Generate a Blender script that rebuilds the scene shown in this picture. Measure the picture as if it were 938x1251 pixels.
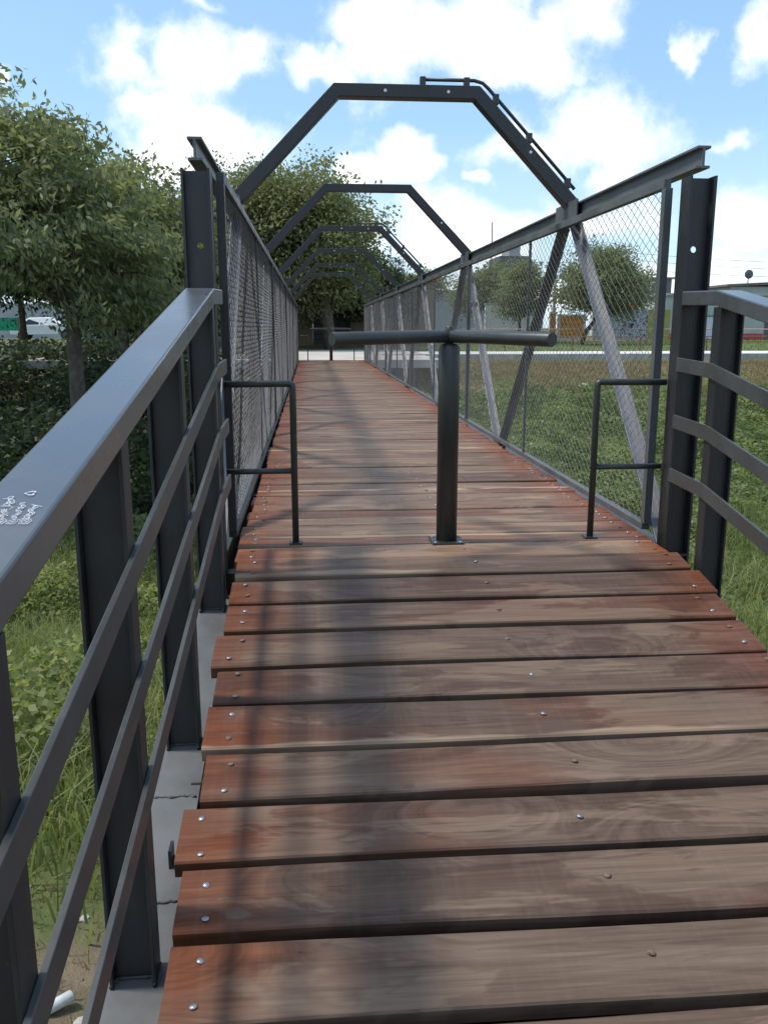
import bpy, bmesh, math, random
import numpy as np
from mathutils import Vector, Matrix
R = math.radians
random.seed(7); rng = np.random.default_rng(11)
scene = bpy.context.scene
col = scene.collection
for o in list(bpy.data.objects): bpy.data.objects.remove(o)

# ------------------------------------------------------------------ camera
cam = bpy.data.cameras.new('camera'); camo = bpy.data.objects.new('camera', cam); col.objects.link(camo)
cam.sensor_fit = 'VERTICAL'; cam.sensor_height = 36.0; cam.lens = 36.0 * 1050 / 1251
cam.clip_start = 0.05; cam.clip_end = 3000
camo.location = (0, 0, 1.0)
camo.rotation_euler = (R(90) - 0.21155, 0, -0.08361)
scene.camera = camo
scene.render.resolution_x = 767; scene.render.resolution_y = 1024

# ------------------------------------------------------------------ sky, sun, exposure
SUN_EL, SUN_AZ = R(61.5), R(-86)          # azimuth from the bridge axis, negative is to the left
world = bpy.data.worlds.new('World'); scene.world = world; world.use_nodes = True
wn, wl = world.node_tree.nodes, world.node_tree.links
wn.clear()
def wnode(t, **k):
    n = wn.new(t)
    for a, b in k.items(): setattr(n, a, b)
    return n
def wmath(op, a, b=None, clamp=False):
    n = wn.new('ShaderNodeMath'); n.operation = op; n.use_clamp = clamp
    for i, v in enumerate((a, b)):
        if v is None: continue
        if isinstance(v, (int, float)): n.inputs[i].default_value = v
        else: wl.new(v, n.inputs[i])
    return n.outputs[0]
sky = wnode('ShaderNodeTexSky', sky_type='NISHITA', sun_disc=False, sun_elevation=SUN_EL, sun_rotation=SUN_AZ,
            altitude=50, air_density=1.0, dust_density=0.6, ozone_density=1.6)
tc = wnode('ShaderNodeTexCoord'); sep = wnode('ShaderNodeSeparateXYZ'); wl.new(tc.outputs['Generated'], sep.inputs[0])
az = wmath('MULTIPLY', wmath('ARCTAN2', sep.outputs[0], sep.outputs[1]), 57.29578)
el = wmath('MULTIPLY', wmath('ARCSINE', sep.outputs[2]), 57.29578)
wn1 = wnode('ShaderNodeTexNoise'); wn1.inputs['Scale'].default_value = 9; wn1.inputs['Detail'].default_value = 9
wn1.inputs['Roughness'].default_value = 0.6; wl.new(tc.outputs['Generated'], wn1.inputs['Vector'])
wn2 = wnode('ShaderNodeTexNoise'); wn2.inputs['Scale'].default_value = 3.4; wn2.inputs['Detail'].default_value = 3
wl.new(tc.outputs['Generated'], wn2.inputs['Vector'])
wn3 = wnode('ShaderNodeTexNoise'); wn3.inputs['Scale'].default_value = 16; wn3.inputs['Detail'].default_value = 5
wl.new(tc.outputs['Generated'], wn3.inputs['Vector'])
# cumulus puffs: azimuth, elevation, half widths in degrees
puffs = [(-10.8,14.8,3.3,2.5),(-7.0,15.9,4.6,2.7),(-3.6,16.0,2.7,2.1),(-6.4,17.9,2.2,1.0),(-9.6,12.3,3.5,1.5),(-5.7,11.4,6.0,2.3),
 (-8.3,9.5,3.0,1.5),(1.3,15.3,2.7,1.3),(5.3,16.4,4.6,2.7),(11.3,17.1,6.8,3.0),(17.0,17.9,4.1,2.1),(13.3,15.0,3.5,1.5),(13.5,10.8,3.3,1.6),
 (18.1,11.0,6.0,2.3),(25.1,10.6,2.2,1.0),(26.4,15.7,2.5,2.5),(23.2,15.2,1.0,1.7),(6.4,10.2,2.0,1.5),(11.5,9.0,1.1,0.6),(9.5,5.6,8.2,2.6),
 (16.6,6.4,6.5,1.7),(26.8,6.3,4.1,2.3),(26.0,3.1,4.9,2.0),(-17.2,13.8,1.0,0.9),(2.8,9.7,1.5,1.0),(13.7,2.2,16.4,1.6),(19.5,8.5,3.3,1.0)]
ae0 = wnode('ShaderNodeCombineXYZ'); wl.new(az, ae0.inputs[0]); wl.new(el, ae0.inputs[1])
wn4 = wnode('ShaderNodeTexNoise'); wn4.inputs['Scale'].default_value = 22; wn4.inputs['Detail'].default_value = 4; wl.new(tc.outputs['Generated'], wn4.inputs['Vector'])
ae = wnode('ShaderNodeVectorMath', operation='MULTIPLY_ADD'); wl.new(wn4.outputs['Color'], ae.inputs[0]); ae.inputs[1].default_value = (5.0, 3.2, 0)
off = wnode('ShaderNodeVectorMath', operation='SUBTRACT'); wl.new(ae0.outputs[0], off.inputs[0]); off.inputs[1].default_value = (2.5, 1.6, 0); wl.new(off.outputs[0], ae.inputs[2])
field = None
for a, e, ra, re in puffs:
    q = wn.new('ShaderNodeVectorMath'); q.operation = 'MULTIPLY_ADD'; wl.new(ae.outputs[0], q.inputs[0])
    q.inputs[1].default_value = (1 / ra, 1 / re, 0); q.inputs[2].default_value = (-a / ra, -e / re, 0)
    ln_ = wn.new('ShaderNodeVectorMath'); ln_.operation = 'LENGTH'; wl.new(q.outputs[0], ln_.inputs[0])
    field = ln_.outputs['Value'] if field is None else wmath('MINIMUM', field, ln_.outputs['Value'])
field = wmath('SUBTRACT', 1.0, field)
field = wmath('MAXIMUM', field, -1.0)
generic = wmath('MULTIPLY', wmath('SUBTRACT', wn2.outputs['Fac'], 0.5), 3.4)
dist = wmath('SQRT', wmath('ADD', wmath('POWER', wmath('SUBTRACT', az, 5.0), 2.0), wmath('POWER', wmath('SUBTRACT', el, 9.0), 2.0)))
away = wmath('MULTIPLY', wmath('SUBTRACT', dist, 26.0), 0.08, clamp=True)
mixf = wmath('ADD', wmath('MULTIPLY', field, wmath('SUBTRACT', 1.0, away)), wmath('MULTIPLY', generic, away))
dens = wmath('ADD', mixf, wmath('MULTIPLY', wmath('SUBTRACT', wn1.outputs['Fac'], 0.55), 3.4))
mr = wnode('ShaderNodeMapRange', interpolation_type='SMOOTHSTEP')
mr.inputs['From Min'].default_value = -0.3; mr.inputs['From Max'].default_value = 0.8
wl.new(dens, mr.inputs['Value'])
cc = wnode('ShaderNodeMixRGB'); wl.new(wn3.outputs['Fac'], cc.inputs['Fac'])
cc.inputs['Color1'].default_value = (9.8, 9.7, 9.6, 1); cc.inputs['Color2'].default_value = (4.5, 4.8, 5.2, 1)
hz = wnode('ShaderNodeMixRGB'); hf = wmath('MULTIPLY', wmath('SUBTRACT', 12.0, el), 0.06, clamp=True)
wl.new(hf, hz.inputs['Fac'])
sb = wnode('ShaderNodeMixRGB'); sb.inputs['Fac'].default_value = 0.40; wl.new(sky.outputs[0], sb.inputs['Color1']); sb.inputs['Color2'].default_value = (2.1, 3.9, 5.8, 1)
wl.new(sb.outputs[0], hz.inputs['Color1']); hz.inputs['Color2'].default_value = (4.0, 5.2, 6.4, 1)
mx = wnode('ShaderNodeMixRGB'); wl.new(mr.outputs[0], mx.inputs['Fac']); wl.new(hz.outputs[0], mx.inputs['Color1']); wl.new(cc.outputs[0], mx.inputs['Color2'])
bg = wnode('ShaderNodeBackground'); bg.inputs['Strength'].default_value = 0.14
wl.new(mx.outputs[0], bg.inputs['Color'])
wo = wnode('ShaderNodeOutputWorld'); wl.new(bg.outputs[0], wo.inputs['Surface'])

sun = bpy.data.lights.new('sun', 'SUN'); sun.energy = 2.5; sun.angle = R(7.0); sun.color = (1.0, 0.93, 0.82)
suno = bpy.data.objects.new('sun', sun); col.objects.link(suno)
sd = Vector((math.sin(SUN_AZ) * math.cos(SUN_EL), math.cos(SUN_AZ) * math.cos(SUN_EL), math.sin(SUN_EL)))
suno.rotation_euler = sd.to_track_quat('Z', 'Y').to_euler(); suno.location = sd * 60
vs = scene.view_settings
vs.view_transform = 'Standard'; vs.look = 'None'; vs.gamma = 1.0; vs.use_curve_mapping = False; vs.exposure = 0.5
scene.cycles.max_bounces = 6; scene.cycles.diffuse_bounces = 3; scene.cycles.glossy_bounces = 2; scene.cycles.transmission_bounces = 2
world.cycles.sampling_method = 'MANUAL'; world.cycles.sample_map_resolution = 512

# ------------------------------------------------------------------ material helpers
class Mat:
    def __init__(s, name):
        s.m = bpy.data.materials.new(name); s.m.use_nodes = True
        s.n, s.l = s.m.node_tree.nodes, s.m.node_tree.links
        s.b = s.n['Principled BSDF']
    def set(s, inp, v):
        if isinstance(v, (int, float)): s.b.inputs[inp].default_value = v
        elif isinstance(v, tuple): s.b.inputs[inp].default_value = v + ((1,) if len(v) == 3 else ())
        else: s.l.new(v, s.b.inputs[inp])
        return s
    def coord(s, kind='Object'):
        return s.n.new('ShaderNodeTexCoord').outputs[kind]
    def pos(s): return s.n.new('ShaderNodeNewGeometry').outputs['Position']
    def rnd(s): return s.n.new('ShaderNodeObjectInfo').outputs['Random']
    def attr(s, name):
        a = s.n.new('ShaderNodeAttribute'); a.attribute_name = name; return a.outputs['Fac']
    def mapv(s, v, scale=(1,1,1), loc=(0,0,0)):
        m = s.n.new('ShaderNodeMapping'); m.inputs['Scale'].default_value = scale; m.inputs['Location'].default_value = loc
        s.l.new(v, m.inputs['Vector']); return m.outputs[0]
    def noise(s, v, scale, detail=4, rough=0.55, dist=0.0):
        t = s.n.new('ShaderNodeTexNoise'); t.inputs['Scale'].default_value = scale; t.inputs['Detail'].default_value = detail
        t.inputs['Roughness'].default_value = rough; t.inputs['Distortion'].default_value = dist
        s.l.new(v, t.inputs['Vector']); return t.outputs['Fac']
    def vor(s, v, scale, feature='F1'):
        t = s.n.new('ShaderNodeTexVoronoi'); t.feature = feature; t.inputs['Scale'].default_value = scale
        s.l.new(v, t.inputs['Vector']); return t.outputs['Distance']
    def ramp(s, f, stops):
        r = s.n.new('ShaderNodeValToRGB'); e = r.color_ramp.elements
        while len(e) < len(stops): e.new(0.5)
        for i, (p, c) in enumerate(stops):
            e[i].position = p
            e[i].color = (c, c, c, 1) if isinstance(c, (int, float)) else c + (1,)
        s.l.new(f, r.inputs['Fac']); return r.outputs['Color']
    def rng(s, f, a, b, c=0.0, d=1.0, smooth=True):
        m = s.n.new('ShaderNodeMapRange'); m.interpolation_type = 'SMOOTHSTEP' if smooth else 'LINEAR'
        for k, v in zip(('From Min','From Max','To Min','To Max'), (a,b,c,d)): m.inputs[k].default_value = v
        s.l.new(f, m.inputs['Value']); return m.outputs[0]
    def mix(s, f, a, b, mode='MIX'):
        m = s.n.new('ShaderNodeMixRGB'); m.blend_type = mode
        for i, v in enumerate((f, a, b)):
            if isinstance(v, (int, float)): m.inputs[i].default_value = v if i == 0 else (v, v, v, 1)
            elif isinstance(v, tuple): m.inputs[i].default_value = v + (1,)
            else: s.l.new(v, m.inputs[i])
        return m.outputs[0]
    def math(s, op, a, b=None, clamp=False):
        n = s.n.new('ShaderNodeMath'); n.operation = op; n.use_clamp = clamp
        for i, v in enumerate((a, b)):
            if v is None: continue
            if isinstance(v, (int, float)): n.inputs[i].default_value = v
            else: s.l.new(v, n.inputs[i])
        return n.outputs[0]
    def sepx(s, v):
        n = s.n.new('ShaderNodeSeparateXYZ'); s.l.new(v, n.inputs[0]); return n.outputs
    def bump(s, h, strength=0.3, dist=0.01):
        b = s.n.new('ShaderNodeBump'); b.inputs['Strength'].default_value = strength; b.inputs['Distance'].default_value = dist
        s.l.new(h, b.inputs['Height']); s.l.new(b.outputs[0], s.b.inputs['Normal']); return s

def plain(name, c, rough=0.6, var=0.15, scale=6, metallic=0.0, bump=0.0):
    m = Mat(name); p = m.pos(); f = m.noise(p, scale, 5)
    lo = tuple(max(0, x * (1 - var)) for x in c); hi = tuple(min(1, x * (1 + var)) for x in c)
    m.set('Base Color', m.mix(m.rng(f, 0.3, 0.7), lo, hi)).set('Metallic', metallic)
    m.set('Roughness', m.rng(f, 0.3, 0.7, max(0, rough - 0.08), min(1, rough + 0.08)))
    if bump: m.bump(m.noise(p, scale * 8, 4), bump, 0.01)
    return m.m

M = {}
def steel(name, c, rough, dusty=0.25):
    m = Mat(name); p = m.pos()
    n1 = m.noise(p, 3.0, 6, 0.65); n2 = m.noise(p, 60, 3); n3 = m.noise(m.mapv(p, (6, 6, 1.2)), 5, 5, 0.7)
    base = m.mix(m.rng(n1, 0.35, 0.7), tuple(x * 0.82 for x in c), tuple(x * 1.18 for x in c))
    dust = m.math('MULTIPLY', m.rng(n3, 0.5, 0.8), dusty)
    base = m.mix(dust, base, (0.13, 0.125, 0.115))
    chips = m.rng(m.noise(p, 34, 3, 0.7), 0.70, 0.73)
    base = m.mix(m.math('MULTIPLY', chips, 0.7), base, (0.10, 0.05, 0.03))
    m.set('Base Color', base).set('Roughness', m.rng(n1, 0.3, 0.75, rough - 0.07, rough + 0.12))
    m.set('Specular IOR Level', 0.5).bump(n2, 0.06, 0.004)
    return m.m
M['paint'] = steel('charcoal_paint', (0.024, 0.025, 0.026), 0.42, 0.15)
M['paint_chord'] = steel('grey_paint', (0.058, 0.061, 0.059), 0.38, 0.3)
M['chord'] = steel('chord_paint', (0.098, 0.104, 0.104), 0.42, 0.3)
M['handrail'] = steel('handrail_paint', (0.068, 0.072, 0.076), 0.30, 0.3)
M['handrail'].node_tree.nodes['Principled BSDF'].inputs['Coat Weight'].default_value = 0.6
M['handrail'].node_tree.nodes['Principled BSDF'].inputs['Coat Roughness'].default_value = 0.3
M['paint_diag'] = steel('diagonal_paint', (0.20, 0.21, 0.23), 0.36, 0.3)
M['paint_diag'].node_tree.nodes['Principled BSDF'].inputs['Metallic'].default_value = 0.55
M['pipe'] = steel('pipe_paint', (0.034, 0.038, 0.035), 0.38)
M['flange'] = steel('flange_paint', (0.105, 0.11, 0.112), 0.48, 0.75)
m = Mat('mesh_paint'); m.set('Base Color', (0.095, 0.10, 0.105)).set('Roughness', 0.42); M['mesh'] = m.m
m = Mat('galvanised_bolt'); rr_ = m.rnd(); nb_ = m.noise(m.pos(), 120, 4)
rf_ = m.math('ADD', m.rng(rr_, 0.62, 0.7, 0.0, 0.75), m.rng(nb_, 0.5, 0.7, 0.0, 0.35), True)
m.set('Base Color', m.mix(rf_, (0.34, 0.34, 0.35), (0.12, 0.055, 0.03))).set('Metallic', m.math('SUBTRACT', 0.85, m.math('MULTIPLY', rf_, 0.8))).set('Roughness', m.math('ADD', 0.4, m.math('MULTIPLY', rf_, 0.4))); M['bolt'] = m.m
M['pale_metal'] = plain('pale_metal', (0.70, 0.70, 0.70), 0.4, 0.1, 60, 0.3)
M['concrete'] = plain('concrete', (0.36, 0.345, 0.32), 0.85, 0.22, 2.5, bump=0.3)
M['road'] = plain('pale_road', (0.46, 0.43, 0.39), 0.9, 0.18, 0.6, bump=0.2)
M['path'] = plain('pale_path', (0.62, 0.60, 0.56), 0.9, 0.12, 0.8, bump=0.2)
M['rust'] = plain('rusty_pipe', (0.24, 0.10, 0.06), 0.75, 0.35, 8)
M['bark'] = plain('bark', (0.095, 0.075, 0.058), 0.9, 0.4, 9, bump=0.8)
M['black'] = plain('black_paint', (0.012, 0.012, 0.012), 0.5, 0.2, 8)
M['white'] = plain('white_paint', (0.78, 0.78, 0.77), 0.5, 0.06, 2)
M['ink'] = plain('white_ink', (0.58, 0.60, 0.63), 0.7, 0.25, 120)

def wood(name, boost):
    m = Mat(name); oc = m.coord('Object'); r = m.rnd()
    cb = m.n.new('ShaderNodeCombineXYZ'); m.l.new(m.math('MULTIPLY', r, 37.0), cb.inputs[0]); m.l.new(m.math('MULTIPLY', r, 91.0), cb.inputs[1]); m.l.new(m.math('MULTIPLY', r, 53.0), cb.inputs[2])
    va = m.n.new('ShaderNodeVectorMath'); va.operation = 'ADD'; m.l.new(oc, va.inputs[0]); m.l.new(cb.outputs[0], va.inputs[1]); v = va.outputs[0]
    # knots bend the grain
    kv = m.vor(m.mapv(v, (1.0, 2.4, 0.0)), 1.0)
    knot = m.rng(kv, 0.03, 0.10, 1.0, 0.0); swirl = m.rng(kv, 0.0, 0.42, 1.0, 0.0)
    gx = m.n.new('ShaderNodeVectorMath'); gx.operation = 'ADD'; m.l.new(m.mapv(v, (0.9, 12, 12)), gx.inputs[0])
    cs = m.n.new('ShaderNodeCombineXYZ'); m.l.new(m.math('MULTIPLY', swirl, 4.6), cs.inputs[1]); m.l.new(cs.outputs[0], gx.inputs[1])
    grain = m.noise(gx.outputs[0], 1.5, 8, 0.62, 1.3)
    fine = m.noise(m.mapv(v, (3.0, 110, 110)), 1.0, 4, 0.6, 0.3)
    saw = m.noise(m.mapv(v, (55, 2.0, 2.0)), 1.0, 3, 0.5)           # saw marks across the board
    blot = m.noise(m.mapv(v, (1.6, 4.5, 1)), 1.0, 5, 0.6, 0.3)
    blot2 = m.noise(m.mapv(v, (0.8, 1.6, 1)), 1.3, 3)
    grey = m.ramp(grain, [(0.22, (0.071, 0.048, 0.037)), (0.5, (0.138, 0.099, 0.076)), (0.78, (0.210, 0.162, 0.130))])
    tone = m.ramp(r, [(0.0, (0.78, 0.71, 0.68)), (0.3, (1.12, 1.08, 1.02)), (0.55, (0.86, 0.78, 0.74)), (0.8, (1.22, 1.2, 1.14)), (1.0, (0.95, 0.90, 0.88))])
    grey = m.mix(1.0, grey, tone, 'MULTIPLY')
    red = m.ramp(grain, [(0.25, (0.095, 0.025, 0.010)), (0.55, (0.175, 0.054, 0.020)), (0.8, (0.25, 0.095, 0.040))])
    sx = m.sepx(oc)
    ax = m.math('ABSOLUTE', sx[0])
    endf = m.rng(m.math('ADD', ax, m.math('MULTIPLY', m.math('SUBTRACT', blot, 0.5), 0.75)), 0.62, 1.0)
    redf = m.math('ADD', m.math('MULTIPLY', endf, 0.85), m.math('MULTIPLY', m.rng(blot2, 0.52, 0.64), 0.42), True)
    c = m.mix(redf, grey, red)
    pale = m.rng(m.noise(m.mapv(v, (1.1, 5.0, 1)), 1.0, 5, 0.6, 0.9), 0.535, 0.575)
    c = m.mix(m.math('MULTIPLY', pale, m.rng(endf, 0.2, 1.0, 0.55, 0.12)), c, m.mix(grain, (0.20, 0.135, 0.092), (0.31, 0.235, 0.17)))
    # dark damp stain and pale sapwood streaks along one edge
    c = m.mix(m.math('MULTIPLY', m.rng(blot, 0.545, 0.60), 0.55), c, (0.068, 0.036, 0.024))
    edge = m.rng(m.math('ADD', sx[1], m.math('MULTIPLY', m.math('SUBTRACT', m.noise(m.mapv(v, (1.4, 3, 1)), 1.0, 3), 0.5), 0.16)), 0.058, 0.072)
    sap = m.math('MULTIPLY', edge, m.rng(m.math('FRACT', m.math('MULTIPLY', r, 7.31)), 0.74, 0.8))
    sap = m.math('MULTIPLY', sap, m.rng(blot2, 0.44, 0.56))
    c = m.mix(m.math('MULTIPLY', sap, 0.7), c, m.mix(grain, (0.33, 0.235, 0.155), (0.50, 0.40, 0.29)))
    c = m.mix(m.math('MULTIPLY', knot, 0.8), c, (0.045, 0.018, 0.012))
    c = m.mix(m.math('MULTIPLY', m.rng(saw, 0.45, 0.8), 0.13), c, (0.26, 0.20, 0.165))
    crack = m.rng(m.noise(m.mapv(v, (1.6, 30, 1)), 1.0, 2, 0.4, 0.5), 0.76, 0.79)
    c = m.mix(m.math('MULTIPLY', crack, 0.75), c, (0.022, 0.014, 0.012))
    c = m.mix(1.0, c, m.ramp(fine, [(0.28, 0.76), (0.5, 1.0), (0.72, 1.16)]), 'MULTIPLY')
    pit = m.rng(m.noise(m.mapv(v, (22, 40, 8)), 1.0, 3, 0.6), 0.735, 0.76)
    c = m.mix(m.math('MULTIPLY', pit, 0.7), c, (0.03, 0.018, 0.014))
    scuff = m.rng(m.noise(m.mapv(v, (7, 16, 4)), 1.4, 5, 0.75), 0.70, 0.78)
    c = m.mix(m.math('MULTIPLY', scuff, 0.5), c, (0.42, 0.35, 0.31))
    if boost: c = m.mix(1.0, c, boost, 'MULTIPLY')
    m.set('Base Color', c).set('Roughness', m.rng(blot, 0.3, 0.75, 0.56, 0.40)).set('Specular IOR Level', 0.24)
    h = m.math('ADD', m.math('MULTIPLY', grain, 0.5), m.math('ADD', m.math('MULTIPLY', fine, 0.2), m.math('MULTIPLY', crack, -1.2)))
    m.bump(h, 0.35, 0.004)
    return m.m
M['wood'] = wood('weathered_hardwood', (0.76, 0.73, 0.72)); M['wood_lit'] = wood('lit_hardwood', (1.22, 1.14, 1.02))  # second copy is lighter and warmer: grazing light put into the bridge boards' colour

def leaf(name, dark, light, trans=0.35, rough=0.5):
    m = Mat(name); t = m.attr('tint')
    c = m.mix(t, dark, light)
    m.set('Base Color', c).set('Roughness', rough).set('Specular IOR Level', 0.35)
    tr = m.n.new('ShaderNodeBsdfTranslucent'); m.l.new(m.mix(1.0, c, (1.35, 1.4, 0.85), 'MULTIPLY'), tr.inputs['Color'])
    ms = m.n.new('ShaderNodeMixShader'); ms.inputs[0].default_value = trans
    m.l.new(m.b.outputs[0], ms.inputs[1]); m.l.new(tr.outputs[0], ms.inputs[2])
    m.l.new(ms.outputs[0], m.n['Material Output'].inputs['Surface'])
    return m.m
M['leaf_left'] = leaf('leaf_left', (0.105, 0.128, 0.066), (0.275, 0.30, 0.165), 0.52)
M['leaf_big'] = leaf('leaf_big', (0.115, 0.135, 0.064), (0.255, 0.265, 0.135), 0.5)
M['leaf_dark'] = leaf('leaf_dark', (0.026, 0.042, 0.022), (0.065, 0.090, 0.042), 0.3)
M['leaf_pale'] = leaf('leaf_pale', (0.13, 0.155, 0.082), (0.27, 0.29, 0.165), 0.5)
M['grass'] = leaf('grass_blades', (0.090, 0.130, 0.040), (0.31, 0.335, 0.14), 0.45, 0.5)
M['cover'] = leaf('ground_cover_leaves', (0.100, 0.142, 0.058), (0.28, 0.325, 0.145), 0.5, 0.45)
M['dry'] = leaf('dry_grass', (0.20, 0.145, 0.075), (0.34, 0.27, 0.16), 0.3, 0.7)

# ------------------------------------------------------------------ mesh helpers
class MB:
    def __init__(s): s.v = []; s.f = []
    def add(s, vs_, fs):
        o = len(s.v); s.v += [tuple(p) for p in vs_]; s.f += [tuple(i + o for i in f) for f in fs]; return s
    def box(s, a, b):
        (x0, y0, z0), (x1, y1, z1) = a, b
        return s.add([(x0,y0,z0),(x1,y0,z0),(x1,y1,z0),(x0,y1,z0),(x0,y0,z1),(x1,y0,z1),(x1,y1,z1),(x0,y1,z1)],
                     [(0,3,2,1),(4,5,6,7),(0,1,5,4),(1,2,6,5),(2,3,7,6),(3,0,4,7)])
    def sweep(s, path, prof, up=(0, 0, 1), caps=True):
        """profile [(u,v)] swept along a path with mitred corners; u sideways, v along up"""
        path = [Vector(p) for p in path]; n = len(prof); o = len(s.v); up = Vector(up)
        for i, p in enumerate(path):
            d0 = (path[i] - path[i-1]).normalized() if i else None
            d1 = (path[i+1] - path[i]).normalized() if i < len(path) - 1 else None
            t = ((d0 or d1) + (d1 or d0)).normalized(); k = 1.0
            if d0 and d1: k = 1.0 / max(0.3, t.dot(d1))
            sd_ = t.cross(up).normalized(); w = sd_.cross(t).normalized()
            for (u, v) in prof: s.v.append(tuple(p + sd_ * u + w * v * k))
        for i in range(len(path) - 1):
            for j in range(n):
                a = o + i*n + j; b = o + i*n + (j+1) % n
                s.f.append((a, b, b + n, a + n))
        if caps:
            s.f.append(tuple(o + j for j in reversed(range(n)))); s.f.append(tuple(o + (len(path)-1)*n + j for j in range(n)))
        return s
    def tube(s, path, r, seg=10, caps=True, up=(0, 0, 1)):
        rr = r if isinstance(r, (list, tuple)) else [r] * len(path)
        path = [Vector(p) for p in path]; o = len(s.v)
        ref = None
        for i, p in enumerate(path):
            a = path[max(0, i-1)]; b = path[min(len(path)-1, i+1)]; t = (b - a).normalized()
            if ref is None:
                ref = Vector((1, 0, 0)) if abs(t.x) < 0.8 else Vector((0, 1, 0))
            sd_ = (ref - t * ref.dot(t)).normalized(); ref = sd_; w = t.cross(sd_)
            for k in range(seg):
                th = 2 * math.pi * k / seg
                s.v.append(tuple(p + (sd_ * math.cos(th) + w * math.sin(th)) * rr[i]))
        for i in range(len(path) - 1):
            for k in range(seg):
                a = o + i*seg + k; b = o + i*seg + (k+1) % seg
                s.f.append((a, b, b + seg, a + seg))
        if caps:
            s.f.append(tuple(o + k for k in reversed(range(seg)))); s.f.append(tuple(o + (len(path)-1)*seg + k for k in range(seg)))
        return s
    def mesh(s, name):
        me = bpy.data.meshes.new(name); me.from_pydata(s.v, [], s.f); me.update(); return me
    def build(s, name, mat, parent=None, bevel=0.0, smooth=False, loc=(0, 0, 0)):
        return obj(name, s.mesh(name), mat, parent, bevel, smooth, loc)
def obj(name, me, mat, parent=None, bevel=0.0, smooth=False, loc=(0, 0, 0)):
    o = bpy.data.objects.new(name, me); col.objects.link(o)
    if mat and not me.materials: me.materials.append(mat)
    o.parent = parent; o.location = loc
    if smooth:
        me.polygons.foreach_set('use_smooth', [True] * len(me.polygons)); me.update()
    if bevel:
        b = o.modifiers.new('bevel', 'BEVEL'); b.width = bevel; b.segments = 2; b.limit_method = 'ANGLE'; b.angle_limit = R(40)
    return o
def tag(o, label=None, cat=None, group=None, kind=None):
    for k, v in (('label', label), ('category', cat), ('group', group), ('kind', kind)):
        if v: o[k] = v
    return o
def empty(name, loc, label, cat, group=None):
    o = bpy.data.objects.new(name, None); col.objects.link(o); o.location = loc; o.empty_display_size = 0.1
    return tag(o, label, cat, group)
def np_mesh(name, verts, quads, tint=None, mat=None, tris=None):
    me = bpy.data.meshes.new(name)
    me.vertices.add(len(verts)); me.vertices.foreach_set('co', np.ascontiguousarray(verts, dtype=np.float32).ravel())
    nq = len(quads); nt = 0 if tris is None else len(tris)
    idx = quads.ravel() if nt == 0 else np.concatenate([quads.ravel(), tris.ravel()])
    me.loops.add(len(idx)); me.loops.foreach_set('vertex_index', idx.astype(np.int32))
    me.polygons.add(nq + nt)
    st = np.concatenate([np.arange(nq) * 4, nq * 4 + np.arange(nt) * 3]).astype(np.int32)
    me.polygons.foreach_set('loop_start', st)
    me.update(calc_edges=True)
    if tint is not None:
        a = me.attributes.new('tint', 'FLOAT', 'POINT'); a.data.foreach_set('value', tint.astype(np.float32))
    if mat: me.materials.append(mat)
    return me
def norm(a): return a / np.maximum(1e-6, np.linalg.norm(a, axis=1, keepdims=True))
def leaf_mesh(name, c, d, ln, wd, tint, mat):
    """one folded rhombus a leaf: centre, axis, length, width"""
    n = len(c); d = norm(d); r = norm(rng.normal(size=(n, 3))); s_ = norm(np.cross(d, r)); nn = np.cross(d, s_)
    ln = np.broadcast_to(ln, n)[:, None]; wd = np.broadcast_to(wd, n)[:, None]
    v = np.empty((n, 4, 3)); v[:, 0] = c - d * ln * 0.5; v[:, 2] = c + d * ln * 0.5
    v[:, 1] = c + s_ * wd * 0.5 + nn * wd * 0.16; v[:, 3] = c - s_ * wd * 0.5 + nn * wd * 0.16
    q = np.arange(n * 4).reshape(n, 4)
    return np_mesh(name, v.reshape(-1, 3), q, np.repeat(tint, 4), mat)
def blade_mesh(name, base, h, lean, wd, tint, mat):
    """bent grass blade: quad + tip triangle"""
    n = len(base); a = rng.uniform(0, 2 * np.pi, n); side = np.stack([np.cos(a), np.sin(a), np.zeros(n)], 1) * (wd * 0.5)[:, None]
    la = rng.uniform(0, 2 * np.pi, n); ld = np.stack([np.cos(la), np.sin(la), np.zeros(n)], 1) * (lean * h)[:, None]
    up = np.zeros((n, 3)); up[:, 2] = h
    v = np.empty((n, 5, 3)); v[:, 0] = base - side; v[:, 1] = base + side
    mid = base + up * 0.6 + ld * 0.35; v[:, 2] = mid + side * 0.85; v[:, 3] = mid - side * 0.85
    v[:, 4] = base + up * (1.0 - 0.25 * lean)[:, None] + ld
    i = np.arange(n) * 5
    return np_mesh(name, v.reshape(-1, 3), np.stack([i, i+1, i+2, i+3], 1), np.repeat(tint, 5), mat, np.stack([i+3, i+2, i+4], 1))
def H(a, b, t, ft=None):
    """I-section profile: width a (sideways u), depth b (v), plate thickness t; flanges at v = +-b/2"""
    ft = ft or t; A, B, T = a/2, b/2, t/2
    return [(-A,-B),(A,-B),(A,-B+ft),(T,-B+ft),(T,B-ft),(A,B-ft),(A,B),(-A,B),(-A,B-ft),(-T,B-ft),(-T,-B+ft),(-A,-B+ft)]
def RECT(a, b): return [(-a/2,-b/2),(a/2,-b/2),(a/2,b/2),(-a/2,b/2)]

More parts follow.
